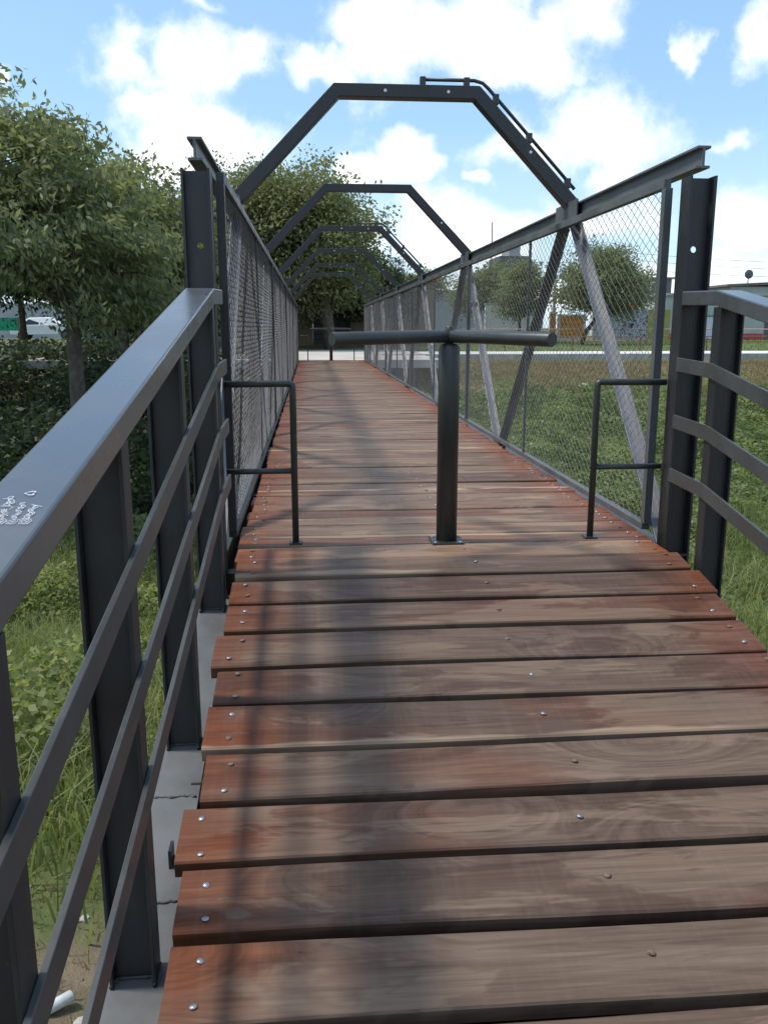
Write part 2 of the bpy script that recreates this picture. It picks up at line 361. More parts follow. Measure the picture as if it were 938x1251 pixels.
# ------------------------------------------------------------------ the setting: ground, road, path
GY = np.array([-400, -60, -4.0, 0.5, 3.0, 4.5, 6.5, 9.0, 12.0, 14.0, 16.0, 27.0, 31.0, 31.9, 32.35, 38.0, 55.0, 900.0])
GZ = np.array([-1.3,-1.3, -1.3,-1.4,-1.6,-1.85,-2.4,-3.05,-3.35,-3.2,-2.8,-1.05,-0.32,-0.26,-0.03, -0.03, 0.22, 0.4])
def gz(x, y):
    x = np.asarray(x, float); y = np.asarray(y, float)
    z = np.interp(y, GY, GZ)
    w = np.clip((31 - y) / 3, 0, 1)
    z = z + w * (0.09 * np.sin(x * 0.9 + y * 0.5) + 0.06 * np.sin(x * 1.7 - y * 1.3 + 1) + 0.04 * np.sin(x * 3.1 + y * 2.3))
    dip = np.clip((np.abs(x - 0.635) - 1.2), 0, 1)                     # flattened straight under the bridge
    return z - 0.12 * (1 - dip) * w
xs = np.concatenate([-np.geomspace(420, 21, 18), np.arange(-20, 30.01, 0.4), np.geomspace(31, 420, 18)])
ys = np.concatenate([[-400, -150, -60, -25, -12], np.arange(-8, 34.01, 0.4), np.geomspace(35, 900, 40)])
X, Y = np.meshgrid(xs, ys); Z = gz(X, Y)
gv = np.stack([X, Y, Z], 2).reshape(-1, 3); nx, ny = len(xs), len(ys)
ii = (np.arange(ny - 1)[:, None] * nx + np.arange(nx - 1)[None]).ravel()
m = Mat('earth_and_grass'); p = m.pos()
n1 = m.noise(p, 0.7, 6, 0.6); n2 = m.noise(p, 6, 6, 0.65); n3 = m.noise(p, 0.12, 3)
soil = m.mix(n2, (0.13, 0.095, 0.062), (0.30, 0.235, 0.165)); turf = m.mix(n2, (0.050, 0.080, 0.022), (0.15, 0.185, 0.055))
sy = m.sepx(p)
near = m.rng(sy[1], 2.6, 5.0)                                            # trodden bare bank by the ramp
dryb = m.math('MULTIPLY', m.rng(sy[1], 25.5, 28.0), m.rng(sy[1], 31.2, 32.4, 1.0, 0.0))
gmask = m.math('MULTIPLY', m.rng(m.math('SUBTRACT', m.math('ADD', n1, m.math('MULTIPLY', near, 0.25)), m.math('MULTIPLY', dryb, 0.3)), 0.42, 0.66), 1.0)
m.set('Base Color', m.mix(gmask, soil, turf)).set('Roughness', 0.95).bump(m.noise(p, 22, 6, 0.7), 0.8, 0.05)
ground = obj('ground', np_mesh('ground', gv, np.stack([ii, ii+1, ii+1+nx, ii+nx], 1), None, m.m), None, smooth=True)
tag(ground, kind='structure')
tag(MB().box((-9, 27.35, -0.25), (4.2, 43.5, 0.0)).build('road', M['road']), kind='structure')
tag(MB().box((4.25, 32.45, -0.25), (70, 36.0, 0.02)).build('path', M['path']), kind='structure')
tag(MB().box((2.6, 32.0, -0.7), (70, 32.25, 0.035)).build('retaining_kerb', M['concrete'], bevel=0.015),
    'long low concrete kerb wall holding up the pale path on the far bank', 'wall')

# ------------------------------------------------------------------ the footbridge
XC = 0.635; Y0, Y1 = 3.93, 27.05; NP = 6; DP = (Y1 - Y0) / NP
bridge = empty('footbridge', (XC, Y0, 0), 'long charcoal steel truss footbridge with plank deck, mesh sides and bent overhead arches', 'bridge')
def W(p): return (p[0] - XC, p[1] - Y0, p[2])         # world -> bridge frame
def part(mb, name, mat, parent, bevel=0.0, smooth=False):
    mb.v = [W(v) for v in mb.v]
    return mb.build(name, mat, parent, bevel, smooth)
tops = [Y0 + DP * (k + 0.5) for k in range(NP)]
def holed_plate(mb, x0, x1, z0, z1, y, t, hx, hz, r):
    """upright plate in the xz plane with a round hole"""
    n = 16; ring = [(hx + r * math.cos(2*math.pi*k/n), hz + r * math.sin(2*math.pi*k/n)) for k in range(n)]
    rect = []
    for k in range(n):
        c, s_ = math.cos(2*math.pi*k/n), math.sin(2*math.pi*k/n); q = max(abs(c), abs(s_))
        rect.append((hx + (c/q) * ((x1 - hx) if c > 0 else (hx - x0)), hz + (s_/q) * min(z1 - hz, 0.1)))
    for sgn in (0, 1):
        yy = y + (t/2 if sgn else -t/2); o = len(mb.v)
        mb.v += [(a, yy, b) for a, b in ring] + [(a, yy, b) for a, b in rect]
        for k in range(n):
            f = (o+k, o+(k+1) % n, o+n+(k+1) % n, o+n+k); mb.f.append(f if sgn else f[::-1])
    o -= 2*n
    for k in range(n): mb.f.append((o+k, o+(k+1) % n, o+2*n+(k+1) % n, o+2*n+k))
    top = hz + min(z1 - hz, 0.1); bot = hz - min(z1 - hz, 0.1)
    mb.box((x0, y-t/2, top), (x1, y+t/2, z1)); mb.box((x0, y-t/2, z0), (x1, y+t/2, bot))
for sgn in (-1, 1):
    xo = XC + sgn * 1.105            # chord line
    xf = XC + sgn * 1.022            # fence frame line
    # top chord, an I-beam, with its node plates
    ch = part(MB().sweep([(xo, Y0 - 0.03, 1.735), (xo, Y1 + 0.03, 1.735)], H(0.062, 0.095, 0.012)), 'top_chord', M['chord'], bridge, 0.002)
    for yt in tops:
        xi = xo - sgn * 0.033
        part(MB().box((min(xi, xi - sgn*0.012), yt - 0.24, 1.675), (max(xi, xi - sgn*0.012), yt + 0.24, 1.80)), 'gusset_plate', M['chord'], bridge, 0.003)
    part(MB().sweep([(xo, Y0 - 0.05, -0.16), (xo, Y1 + 0.05, -0.16)], H(0.10, 0.18, 0.012)), 'bottom_chord', M['paint'], bridge, 0.002)
    # diagonals: T sections, stem towards the deck
    for k in range(NP):
        for yb in (Y0 + DP * k + 0.05, Y0 + DP * (k + 1) - 0.05):
            yt = tops[k] + (0.10 if yb > tops[k] else -0.10)
            mb = MB(); q = 0.058; t = 0.008; st = 0.055
            prof = [(-q, -t), (q, -t), (q, 0), (0.005, 0), (0.005, st), (-0.005, st), (-0.005, 0), (-q, 0)]
            up = (-sgn, 0, 0)
            if (yb > tops[k]) == (sgn > 0): pass
            mb.sweep([(xo, yb, -0.06), (xo, yt, 1.682)], prof, up)
            part(mb, 'diagonal', M['paint_diag'], bridge, 0.0015)
    # end columns
    for ye in (Y0, Y1):
        xcn = XC + sgn * 1.105; mb = MB(); a = 0.056
        for q in (-1, 1):
            mb.box((xcn + q*a - 0.005, ye - 0.05, -0.30), (xcn + q*a + 0.005, ye + 0.05, 1.655))
        holed_plate(mb, xcn - a + 0.0055, xcn + a - 0.0055, -0.30, 1.650, ye, 0.01, xcn - sgn*0.005, 1.345, 0.0145)
        part(mb, 'end_column', M['paint'], bridge)
    # mesh side panels: frame > wire mesh
    NH = 9; LH = (Y1 - Y0 - 0.30) / NH
    for k in range(NH):
        ya = Y0 + 0.15 + k * LH; yb = ya + LH
        mb = MB()
        ft = 0.032
        mb.box((xf - 0.018, ya, 1.630), (xf + 0.018, yb, 1.672))
        mb.box((xf - 0.020, ya, 0.008), (xf + 0.020, yb, 0.040))
        if k % 2 == 0: mb.box((xf - 0.019, ya - 0.021, 0.041), (xf + 0.019, ya + 0.021, 1.629))
        else: mb.box((xf - 0.010, ya - 0.008, 0.041), (xf + 0.010, ya + 0.008, 1.629))
        if k == NH - 1: mb.box((xf - 0.019, yb - 0.024, 0.041), (xf + 0.019, yb + 0.018, 1.629))
        fr = part(mb, 'panel_frame', M['chord'] if sgn > 0 else M['paint'], bridge, 0.002)  # lit right side and darker left side put into the frame colour
        if k == 0 and sgn < 0:
            # expanded metal, diamonds 86 x 52 mm
            ncx = int(round(LH / 0.086)); ncz = 57; cw = LH / ncx; chh = 1.588 / ncz
            vv, ff = [], []
            for row in range(ncz + 1):
                pts = []
                for c_ in range(ncx * 2 + 1):
                    zz = row * chh + (0.5 * chh if (c_ % 2) else 0) * (1 if row < ncz else 0) * 1.0
                    zz -= 0.25 * chh if 0 < row else 0
                    pts.append((c_ * cw / 2, zz + (0.0 if True else 0)))
                # strands zigzag up for even rows, and down for odd rows, meeting at the knuckles
                if row % 2: pts = [(a_, row * chh - (b_ - row * chh)) for a_, b_ in pts]
            zig = []
            for row in range(ncz + 1):
                s_ = 1 if row % 2 == 0 else -1
                zig.append([(c_ * cw / 2, min(1.588, max(0, row * chh + s_ * (0.5 if c_ % 2 else -0.5) * chh))) for c_ in range(ncx * 2 + 1)])
            wv, th = 0.0011, 0.0011
            for pts in zig:
                o = len(vv)
                for (a_, b_) in pts:
                    e_ = 0.006 * math.sin(a_ * 3.1 + 0.4) * math.sin(b_ * 2.6) + random.gauss(0, 0.0009); b_ += random.gauss(0, 0.0009); a_ += random.gauss(0, 0.0009)
                    vv += [(e_ - th, a_, b_ - wv), (e_ + th, a_, b_ - wv * 0.2), (e_ + th, a_, b_ + wv), (e_ - th, a_, b_ + wv * 0.2)]
                for i in range(len(pts) - 1):
                    for j in range(4):
                        a_ = o + i*4 + j; b_ = o + i*4 + (j+1) % 4; ff.append((a_, b_, b_ + 4, a_ + 4))
            wire_me = bpy.data.meshes.new('wire_mesh'); wire_me.from_pydata(vv, [], ff); wire_me.update(); wire_me.materials.append(M['mesh'])
        w = bpy.data.objects.new('wire_mesh', wire_me); col.objects.link(w); w.parent = fr
        w.location = W((xf, ya, 0.041)); tag(w, kind='stuff')
# arches
AR = [(-1.105, 1.782), (-0.445, 2.455), (0.445, 2.455), (1.105, 1.782)]
for k, yt in enumerate(tops):
    pts = [(XC + a, yt, b) for a, b in AR]
    a = part(MB().sweep(pts, RECT(0.09, 0.095), (0, 1, 0)) if False else MB().sweep(pts, RECT(0.085, 0.09), (0, -1, 0)), 'arch', M['paint'], bridge, 0.004)
    for bx, bz in ((-0.14, 2.455), (0.26, 2.455), (0.80, 2.106)):
        if k in (1,) and bx < 0.5: continue
        part(MB().tube([(XC + bx, yt - 0.0445, bz), (XC + bx, yt - 0.050, bz)], 0.010, 8), 'pale_disc', M['pale_metal'], a)  # small bright pale discs on the front face of the arch
    if k in (0, 2, 5):
        d = 0.078; q = [(0.10, 2.455 + d), (0.43, 2.455 + d), (0.485, 2.455 + d - 0.014), (0.522, 2.488), (1.11, 1.888)]
        c_ = part(MB().tube([(XC + u, yt - 0.01, v) for u, v in q], 0.0115, 8), 'conduit', M['pipe'], a, smooth=True)
        for u, v in ((0.10, 2.531), (0.38, 2.531), (0.571, 2.438), (0.795, 2.21), (1.061, 1.938)):
            part(MB().box((XC + u - 0.018, yt - 0.032, v - 0.05 if u < .4 else v - 0.045), (XC + u + 0.018, yt + 0.012, v + 0.016)), 'conduit_clamp', M['pipe'], a, 0.003)
# floor beams, joists
fl = MB()
for k in range(NP * 2 + 1):
    yy = Y0 + 0.06 + k * (Y1 - Y0 - 0.12) / (NP * 2); fl.box((XC - 1.07, yy - 0.04, -0.24), (XC + 1.07, yy + 0.04, -0.135))
for xx in (-0.80, 0.05, 0.80): fl.box((XC + xx - 0.035, Y0 - 0.25, -0.134), (XC + xx + 0.035, Y1 + 0.05, -0.047))
deck = part(fl, 'deck_frame', M['paint'], bridge)
# planks
def plank_mesh(seed, L, w, t, mat='wood'):
    r = random.Random(seed); nseg = 7; rows = []
    prof = [(-w/2, -t), (w/2, -t), (w/2, -0.005), (w/2 - 0.005, 0), (-w/2 + 0.005, 0), (-w/2, -0.005)]
    vv, ff = [], []; n = len(prof)
    e0, e1, tw = r.uniform(-1, 1), r.uniform(-1, 1), r.uniform(-1, 1)
    for i in range(nseg + 1):
        u = i / nseg * 2 - 1
        for (a, b) in prof:
            wob = (0.0035 * math.sin(u * 2.1 + e0 * 3) * (1 if a > 0 else -1) + 0.003 * math.sin(u * 3.3 + e1 * 5) + r.uniform(-0.0008, 0.0008))
            vv.append((u * L/2, a + wob, b + 0.002 * tw * u * (a / w) * 2 + 0.0015 * math.sin(u * 2.6 + tw * 4)))
    for i in range(nseg):
        for j in range(n):
            a, b = i*n + j, i*n + (j+1) % n; ff.append((a, b, b + n, a + n))
    ff.append(tuple(reversed(range(n)))); ff.append(tuple(nseg*n + j for j in range(n)))
    ff = [f[::-1] for f in ff]
    me = bpy.data.meshes.new('plank'); me.from_pydata(vv, [], ff); me.update(); me.materials.append(M[mat]); return me
PM = [plank_mesh(k, 2.0, 0.2, 0.045) for k in range(9)]
PD = [plank_mesh(k + 40, 2.0, 0.2, 0.045, 'wood_lit') for k in range(9)]
bolt_mb = MB(); nseg = 10
rings = [(0.0095, 0.0), (0.0095, 0.0013), (0.0072, 0.0034), (0.0034, 0.0046)]
for rr, zz in rings: bolt_mb.v += [(rr * math.cos(2*math.pi*k/nseg), rr * math.sin(2*math.pi*k/nseg), zz) for k in range(nseg)]
for i in range(3):
    for k in range(nseg): bolt_mb.f.append((i*nseg+k, i*nseg+(k+1) % nseg, (i+1)*nseg+(k+1) % nseg, (i+1)*nseg+k))
bolt_mb.f.append(tuple(3*nseg+k for k in range(nseg)))
BM_ = bolt_mb.mesh('bolt'); BM_.materials.append(M['bolt']); BM_.polygons.foreach_set('use_smooth', [True]*len(BM_.polygons))
rp = random.Random(5)
def lay(parent, org, y, w, z, slope, dx, dl, bolts, idx, PM=PM):
    """one plank lying across the deck; slope tilts it with the ramp"""
    o = bpy.data.objects.new('plank', PM[idx % len(PM)]); col.objects.link(o); o.parent = parent
    o.location = (XC + dx - org[0], y - org[1], z - org[2]); o.scale = (dl, w / 0.2, 1)
    o.rotation_euler = (slope, 0, rp.gauss(0, 0.0022))
    if rp.random() < 0.5: o.rotation_euler[2] += math.pi; o.rotation_euler[0] = -slope
    if bolts:
        for bx in (-0.93, 0.06, 0.93):
            for by in ((-0.27, 0.27) if bx != 0.06 else (0.03,)):
                if rp.random() < 0.05: continue
                xx = XC + bx * dl + dx + rp.gauss(0, 0.010); yy = y + by * w + rp.gauss(0, 0.008)
                b = bpy.data.objects.new('bolt', BM_); col.objects.link(b); b.parent = parent
                zz = z + (yy - y) * math.tan(slope) + 0.0012
                b.location = (xx - org[0], yy - org[1], zz - org[2]); b.rotation_euler = (slope, 0, rp.random() * 6)
y = Y0 - 0.26; i = 0; nb = 0
ORG = (XC, Y0, 0)
while y < Y1 + 0.15:
    w = rp.choice((0.17, 0.19, 0.205, 0.215, 0.225)); g = abs(rp.gauss(0.011, 0.007)) + 0.003
    lay(deck, ORG, y + w/2, w, rp.gauss(0, 0.0022), 0.0, rp.gauss(0, 0.006), 0.985 + rp.gauss(0, 0.004), i < 13, rp.randrange(9), PD)
    y += w + g; i += 1

# ------------------------------------------------------------------ the entrance ramp
YB, SL = 3.60, math.atan(0.177); TS = 0.177
def rz(y): return -TS * max(0.0, YB - y)
ramp = empty('entrance_ramp', (XC, 0, rz(0)), 'sloping plank ramp with charcoal steel railings leading up onto the footbridge', 'ramp')
ORP = (XC, 0, rz(0))
def rpart(mb, name, mat, parent, bevel=0.0, smooth=False):
    mb.v = [(v[0] - ORP[0], v[1], v[2] - ORP[2]) for v in mb.v]
    return mb.build(name, mat, parent, bevel, smooth)
YE = -3.3
fr = MB()
for xx in (-0.80, 0.05, 0.80):
    fr.sweep([(XC + xx, YB - 0.02, -0.092), (XC + xx, YE, rz(YE) - 0.092)], RECT(0.07, 0.085))
for yy in np.arange(3.3, YE, -0.85):
    fr.sweep([(XC - 1.02, yy, rz(yy) - 0.205), (XC + 1.02, yy, rz(yy) - 0.205)], RECT(0.06, 0.10))
rdeck = rpart(fr, 'deck_frame', M['paint'], ramp)
# planks of the ramp: seams read from the photograph near the camera, then regular
seams = [3.655, 3.475, 3.262, 3.046, 2.806, 2.592, 2.352, 2.136, 1.922, 1.700, 1.478]
while seams[-1] > YE + 0.1: seams.append(seams[-1] - 0.222 + rp.gauss(0, 0.006))
for i in range(len(seams) - 1):
    a, b = seams[i], seams[i + 1]; w = (a - b) - rp.choice((0.020, 0.026, 0.031)); yc = (a + b) / 2
    dx = rp.gauss(0.016, 0.010) + (-0.020 if i in (3, 7) else 0)
    lay(rdeck, ORP, yc, w / math.cos(SL), rz(yc) + rp.gauss(0, 0.0025), SL, dx + 0.007, 0.995 + rp.gauss(0, 0.005), yc > 0.2, rp.randrange(9))
# stringers and railings
posts_y = [3.52, 2.62, 1.77, 1.00, 0.15, -0.72, -1.60, -2.48]
RAILZ = 1.115                                     # underside of handrail above the deck line
for sgn in (-1, 1):
    xs_ = XC + 0.0135 + sgn * 1.0785
    st = rpart(MB().sweep([(xs_, YB + 0.02, -0.23), (xs_, YE, rz(YE) - 0.23)], H(0.15 if sgn < 0 else 0.10, 0.16, 0.01, 0.010)), 'stringer', M['flange'], ramp, 0.002)
    rail = rpart(MB().sweep([(xs_, Y0 - 0.06, 1.128), (xs_, YB - 0.06, 1.120), (xs_, YE, 1.120 - TS * (YB - 0.06 - YE))], RECT(0.112, 0.062)), 'handrail', M['handrail'], ramp, 0.005)
    if sgn < 0: lrail = rail
    for py in posts_y:
        zt = 1.120 - TS * max(0, YB - 0.06 - py) - 0.034
        zb = rz(py) - 0.152 - 0.02
        mb = MB(); a = 0.048
        for q in (-1, 1): mb.box((xs_ + q*a - 0.004, py - 0.033, zb), (xs_ + q*a + 0.004, py + 0.033, zt))
        mb.box((xs_ - a + 0.0045, py - 0.004, zb), (xs_ + a - 0.0045, py + 0.004, zt))
        rpart(mb, 'post', M['paint'], ramp, 0.0015)
    xb = XC + 0.0135 + sgn * (1.0785 - 0.0585)
    for zc, dz in ((0.835, 0.05), (0.575, 0.05), (0.325, 0.05)):
        rpart(MB().sweep([(xb, Y0 - 0.07, zc), (xb, YB - 0.08, zc - 0.012), (xb, YE, zc - 0.012 - TS * (YB - 0.08 - YE))], RECT(0.012, 0.062)), 'rail', M['paint_chord'], ramp, 0.002)
# weld beads on the left stringer: seam across the flange, fillets at the post feet
for wy, wz_ in ((2.37, 0.0), (1.98, 0.0)):
    pts = [(XC - 1.065 - 0.06 + 0.127 * q / 14, wy + random.gauss(0, 0.0025), rz(wy) - 0.1515) for q in range(15)]
    rpart(MB().tube(pts, [random.uniform(0.0025, 0.0048) for _ in pts], 6), 'weld_bead', M['paint'], ramp, smooth=True)
for py in posts_y[:5]:
    for sg in (-1, 1):
        pts = [(XC - 1.065 - 0.05 + 0.10 * q / 12, py + sg * (0.005 if 0 < q < 12 else 0.034), rz(py) - 0.149 + sg * 0.001) for q in range(13)]
        rpart(MB().tube(pts, [random.uniform(0.004, 0.007) for _ in pts], 6), 'weld_bead', M['paint'], ramp, smooth=True)
# lug welded on the left stringer
rpart(MB().box((XC - 1.065 + 0.028, 2.09, rz(2.09) - 0.155), (XC - 1.065 + 0.036, 2.14, rz(2.1) - 0.10)), 'lug', M['paint'], ramp)
# handwriting on the left handrail
def writing(txt, p0, px, size, shear):
    """p0 start on the handrail top (x, y), px writing direction; letters lie in the rail's top plane"""
    cu = bpy.data.curves.new('handwriting', 'FONT'); cu.body = txt; cu.size = size; cu.shear = shear; cu.resolution_u = 2; cu.offset = -0.00015
    cu.space_character = 0.85
    to = bpy.data.objects.new('tmp_text', cu); col.objects.link(to)
    dg = bpy.context.evaluated_depsgraph_get(); me = bpy.data.meshes.new_from_object(to.evaluated_get(dg)); bpy.data.objects.remove(to)
    me.name = 'handwriting'
    ux = Vector((px[0], px[1], 0)).normalized(); uy = Vector((-ux.y, ux.x, 0)); k = 0
    def top(x, y): return 1.120 + 0.032 - TS * (YB - 0.06 - y) + 0.0012
    cl = [v.co.copy() for v in me.vertices]
    for v, c in zip(me.vertices, cl):
        q = Vector((p0[0], p0[1], 0)) + ux * c.x + uy * (c.y + 0.0022 * math.sin(c.x * 260))
        v.co = (q.x - ORP[0], q.y, top(q.x, q.y) - ORP[2])
    me.materials.clear(); me.materials.append(M['ink'])
    o = bpy.data.objects.new('handwriting', me); col.objects.link(o); o.parent = lrail; return o
writing('@rayne_logolo', (-0.425, 1.184), (-0.018, 0.136), 0.0205, 0.3)
writing('@yuuverdom', (-0.409, 1.184), (-0.006, 0.081), 0.0170, 0.3)
writing('@katanaey', (-0.391, 1.183), (-0.006, 0.085), 0.0190, 0.3)
hp = [(0.0, -0.010), (-0.009, 0.001), (-0.008, 0.008), (-0.003, 0.009), (0, 0.004), (0.003, 0.009), (0.008, 0.008), (0.009, 0.001)]
mb = MB(); n = len(hp); cx, cy = -0.422, 1.304
for k_, s_ in ((0, 1.0), (1, 0.74)):
    for a, b in hp:
        xx, yy = cx + b * s_ * 0.9, cy + a * s_ ; mb.v.append((xx, yy, 1.152 - TS * (YB - 0.06 - yy) + 0.0012))
mb.f = [(i, (i+1) % n, n + (i+1) % n, n + i) for i in range(n)]
rpart(mb, 'handwriting', M['ink'], lrail)

# ------------------------------------------------------------------ turnstiles and pipe barriers
def turnstile(yc, label, th):
    t = empty('turnstile', (0.628, yc, 0.003), label, 'turnstile', 'turnstiles at the two ends of the bridge')
    MB().box((-0.075, -0.075, 0), (0.075, 0.075, 0.010)).build('base_plate', M['pipe'], t, 0.002)
    for a in (-1, 1):
        for b in (-1, 1): obj('bolt', BM_, None, t, loc=(a*0.058, b*0.058, 0.010))
    MB().tube([(0,0,0.010), (0,0,0.900), (0,0,0.915), (0,0,0.925)], [0.049,0.049,0.044,0.03], 24).build('post', M['pipe'], t, smooth=True).data
    MB().tube([(0,0,0.925), (0,0,0.998), (0,0,1.004)], [0.020, 0.020, 0.012], 12).build('spindle', M['pipe'], t, smooth=True)
    th = R(th)
    for k in range(4):
        a = th + k * math.pi / 2; dx, dy = math.cos(a), math.sin(a)
        ar = MB().tube([(dx*0.022, dy*0.022, 0.958), (dx*0.63, dy*0.63, 0.950)], 0.029, 18).build('arm', M['pipe'], t, 0.002)
        for pl in ar.data.polygons: pl.use_smooth = len(pl.vertices) == 4
    p = t.children
    for o in p:
        if o.name.startswith('post'):
            for pl in o.data.polygons: pl.use_smooth = True
    return t
turnstile(3.94, 'four-armed pipe turnstile standing at the near end of the deck', 31)
turnstile(26.95, 'small distant turnstile standing at the far end of the deck', 8)
def barrier(xu, xw, yc, label):
    t = empty('pipe_barrier', (xu, yc, 0.003), label, 'barrier', 'two-bar pipe barriers beside the turnstiles')
    L = xw - xu; s_ = 1 if L > 0 else -1
    MB().tube([(0,0,0.006), (0,0,0.728), (s_*0.002,0,0.742), (s_*0.012,0,0.747), (L,0,0.745)], 0.0155, 12).build('upright', M['pipe'], t, smooth=True)
    MB().tube([(s_*0.01,0,0.345), (L,0,0.345)], 0.0135, 12).build('crossbar', M['pipe'], t, smooth=True)
    MB().box((-0.03,-0.03,0), (0.03,0.03,0.006)).build('foot', M['pipe'], t)
for yc, wh in ((3.965, 'near'), (26.92, 'far')):
    barrier(-0.085, -0.395, yc, f'{wh} low two-bar pipe barrier on the left of the turnstile')
    barrier(1.335, 1.665, yc, f'{wh} low two-bar pipe barrier on the right of the turnstile')
# abutments
MB().box((-0.25, 3.35, -2.9), (1.52, 4.15, -0.32)).build('abutment', M['concrete'], None, 0.02)
tag(bpy.data.objects['abutment'], 'concrete block under the near end of the bridge', 'abutment')
a2 = MB().box((-0.6, 26.6, -1.6), (1.87, 27.30, -0.30)).build('abutment', M['concrete'], None, 0.02)
tag(a2, 'concrete block under the far end of the bridge', 'abutment')

# ------------------------------------------------------------------ vegetation
def tree(name, base, trunk_h, lobes, n, ln, wd, mat, label, group=None, droop=0.5, per=26, spread=0.32, trunk_r=0.16, lean=(0, 0), lump_=0.2, hole_=-0.9):
    t = empty(name, base, label, 'tree', group)
    bx, by, bz = base
    mb = MB(); top = Vector((lean[0], lean[1], trunk_h))
    mb.tube([(0,0,-0.3), (lean[0]*0.3, lean[1]*0.3, trunk_h*0.4), tuple(top)], [trunk_r*1.25, trunk_r, trunk_r*0.75], 10)
    lob = np.array(lobes, float)
    rr = random.Random(n)
    for l in lob:
        c = Vector(l[:3]) - Vector(base)
        md = top.lerp(c, 0.5) + Vector((rr.uniform(-.2,.2), rr.uniform(-.2,.2), rr.uniform(0,.3)))
        mb.tube([tuple(top * 0.92), tuple(md), tuple(c)], [trunk_r*0.6, trunk_r*0.38, trunk_r*0.16], 7)
        for _ in range(6):
            d = Vector((rr.uniform(-1,1)*l[3], rr.uniform(-1,1)*l[4], rr.uniform(-.6,1)*l[5])) * 0.55
            mb.tube([tuple(md.lerp(c, 0.7)), tuple(c + d*0.6 + Vector((0,0,.1))), tuple(c + d*1.3)], [trunk_r*0.2, trunk_r*0.12, 0.008], 5)
    mb.build('trunk', M['bark'], t, smooth=True)
    nc = n // per
    vol = lob[:, 3] * lob[:, 4] * lob[:, 5]; pick = rng.choice(len(lob), nc, p=vol / vol.sum())
    L = lob[pick]
    d = norm(rng.normal(size=(nc, 3))); rad = np.clip(rng.beta(3.0, 1.0, nc) * (1.0 + 0.14 * rng.normal(size=nc)), 0, 1.2)
    lump = 1 + lump_ * np.sin(d[:, 0] * 5 + L[:, 0]) * np.sin(d[:, 2] * 6 + L[:, 1])
    cc_ = L[:, :3] + d * L[:, 3:6] * (rad * lump)[:, None]
    q_ = cc_ * (2.2 / max(1.0, spread * 3.2)); hole = np.sin(q_[:, 0] * 1.7 + 1.3 * np.sin(q_[:, 1])) + np.sin(q_[:, 1] * 1.9 + 1.1 * np.sin(q_[:, 2] * 1.3)) + np.sin(q_[:, 2] * 2.6 + 1.2 * np.sin(q_[:, 0]))
    cc_ = cc_[hole + 0.5 * rng.normal(size=nc) > hole_]; nc = len(cc_)
    ctint = rng.uniform(0, 1, nc)
    out = norm(cc_ - (lob[:, :3] * vol[:, None]).sum(0) / vol.sum())
    k = np.repeat(np.arange(nc), per); N = len(k)
    p = cc_[k] + np.clip(rng.normal(size=(N, 3)), -1.9, 1.9) * np.array([spread * 1.15, spread * 1.15, spread * 0.5])
    ax = out[k] * 0.7 + rng.normal(size=(N, 3)) * 0.7; ax[:, 2] -= droop
    tint = np.clip(ctint[k] * 0.6 + rng.uniform(0, 0.4, N), 0, 1)
    me = leaf_mesh('crown', p - np.array(base), ax, ln * rng.uniform(0.65, 1.3, N), wd * rng.uniform(0.7, 1.3, N), tint, mat)
    obj('crown', me, None, t)
    return t
g = lambda x, y: float(gz(x, y))
# left bank
tree('leafy_tree', (-4.45, 17.0, g(-4.45, 17.0)), 4.4, [(-5.6,17.2,3.4,1.9,1.9,1.5),(-4.2,17.4,2.9,1.4,1.6,1.25),(-6.6,16.6,4.2,1.8,1.8,1.5),(-5.0,18.4,4.2,1.3,1.5,1.0),(-3.7,17.9,2.0,1.1,1.3,1.0),(-5.2,16.0,2.2,1.6,1.3,0.75),(-7.2,16.6,2.6,1.6,1.6,1.0),(-3.9,17.4,1.3,1.0,1.3,0.8)],
     60000, 0.165, 0.064, M['leaf_left'], 'loose light-catching tree with long drooping leaves at the left edge', droop=0.75, per=40, spread=0.23, lump_=0.3, hole_=0.15)
tree('leafy_tree', (-9.4, 23.0, g(-9.4, 23.0)), 4.2, [(-9.2,23,5.6,2.3,2.2,2.0),(-8.0,22.6,4.2,1.9,2.0,1.6),(-10.5,23,7.4,2.4,2.2,1.7),(-8.4,23.5,6.9,0.9,1.2,0.9),(-7.0,23.8,3.3,1.6,1.7,1.5)],
     34000, 0.19, 0.085, M['leaf_left'], 'tall dark tree behind the loose tree at the far left', droop=0.5, spread=0.3, hole_=-0.1)
tree('leafy_tree', (-5.4, 26.0, g(-5.4, 26.0)), 3.4, [(-5.2,26,4.0,2.0,2.0,1.6),(-4.1,25.8,3.0,1.5,1.6,1.3),(-6.6,26.5,3.4,1.8,1.8,1.5),(-4.0,26.5,1.6,1.3,1.4,1.1)],
     28000, 0.19, 0.09, M['leaf_big'], 'bushy tree beside the left side of the bridge in front of the domed tree', droop=0.6, spread=0.36)
tree('leafy_tree', (-15.5, 27.0, g(-15.5, 27.0)), 4.0, [(-15.4,27,4.2,2.8,2.6,2.2),(-17.4,27.4,3.6,2.2,2.2,1.8),(-13.6,27,3.0,1.9,2.0,1.6)],
     22000, 0.24, 0.11, M['leaf_left'], 'outermost bushy tree on the left bank, mostly behind the tall dark tree', droop=0.5, spread=0.4)
tree('shade_tree', (-9.4, 43.0, 0.0), 1.6, [(-9.2,43,1.7,2.2,1.6,1.7),(-7.4,43,1.8,1.8,1.6,1.7),(-11.0,43,2.9,1.6,1.6,1.1),(-5.6,43.2,1.6,1.7,1.5,1.6)],
     24000, 0.24, 0.11, M['leaf_dark'], 'dark low bushy tree right of the white car, behind the trunks', droop=0.4, per=30, spread=0.36)
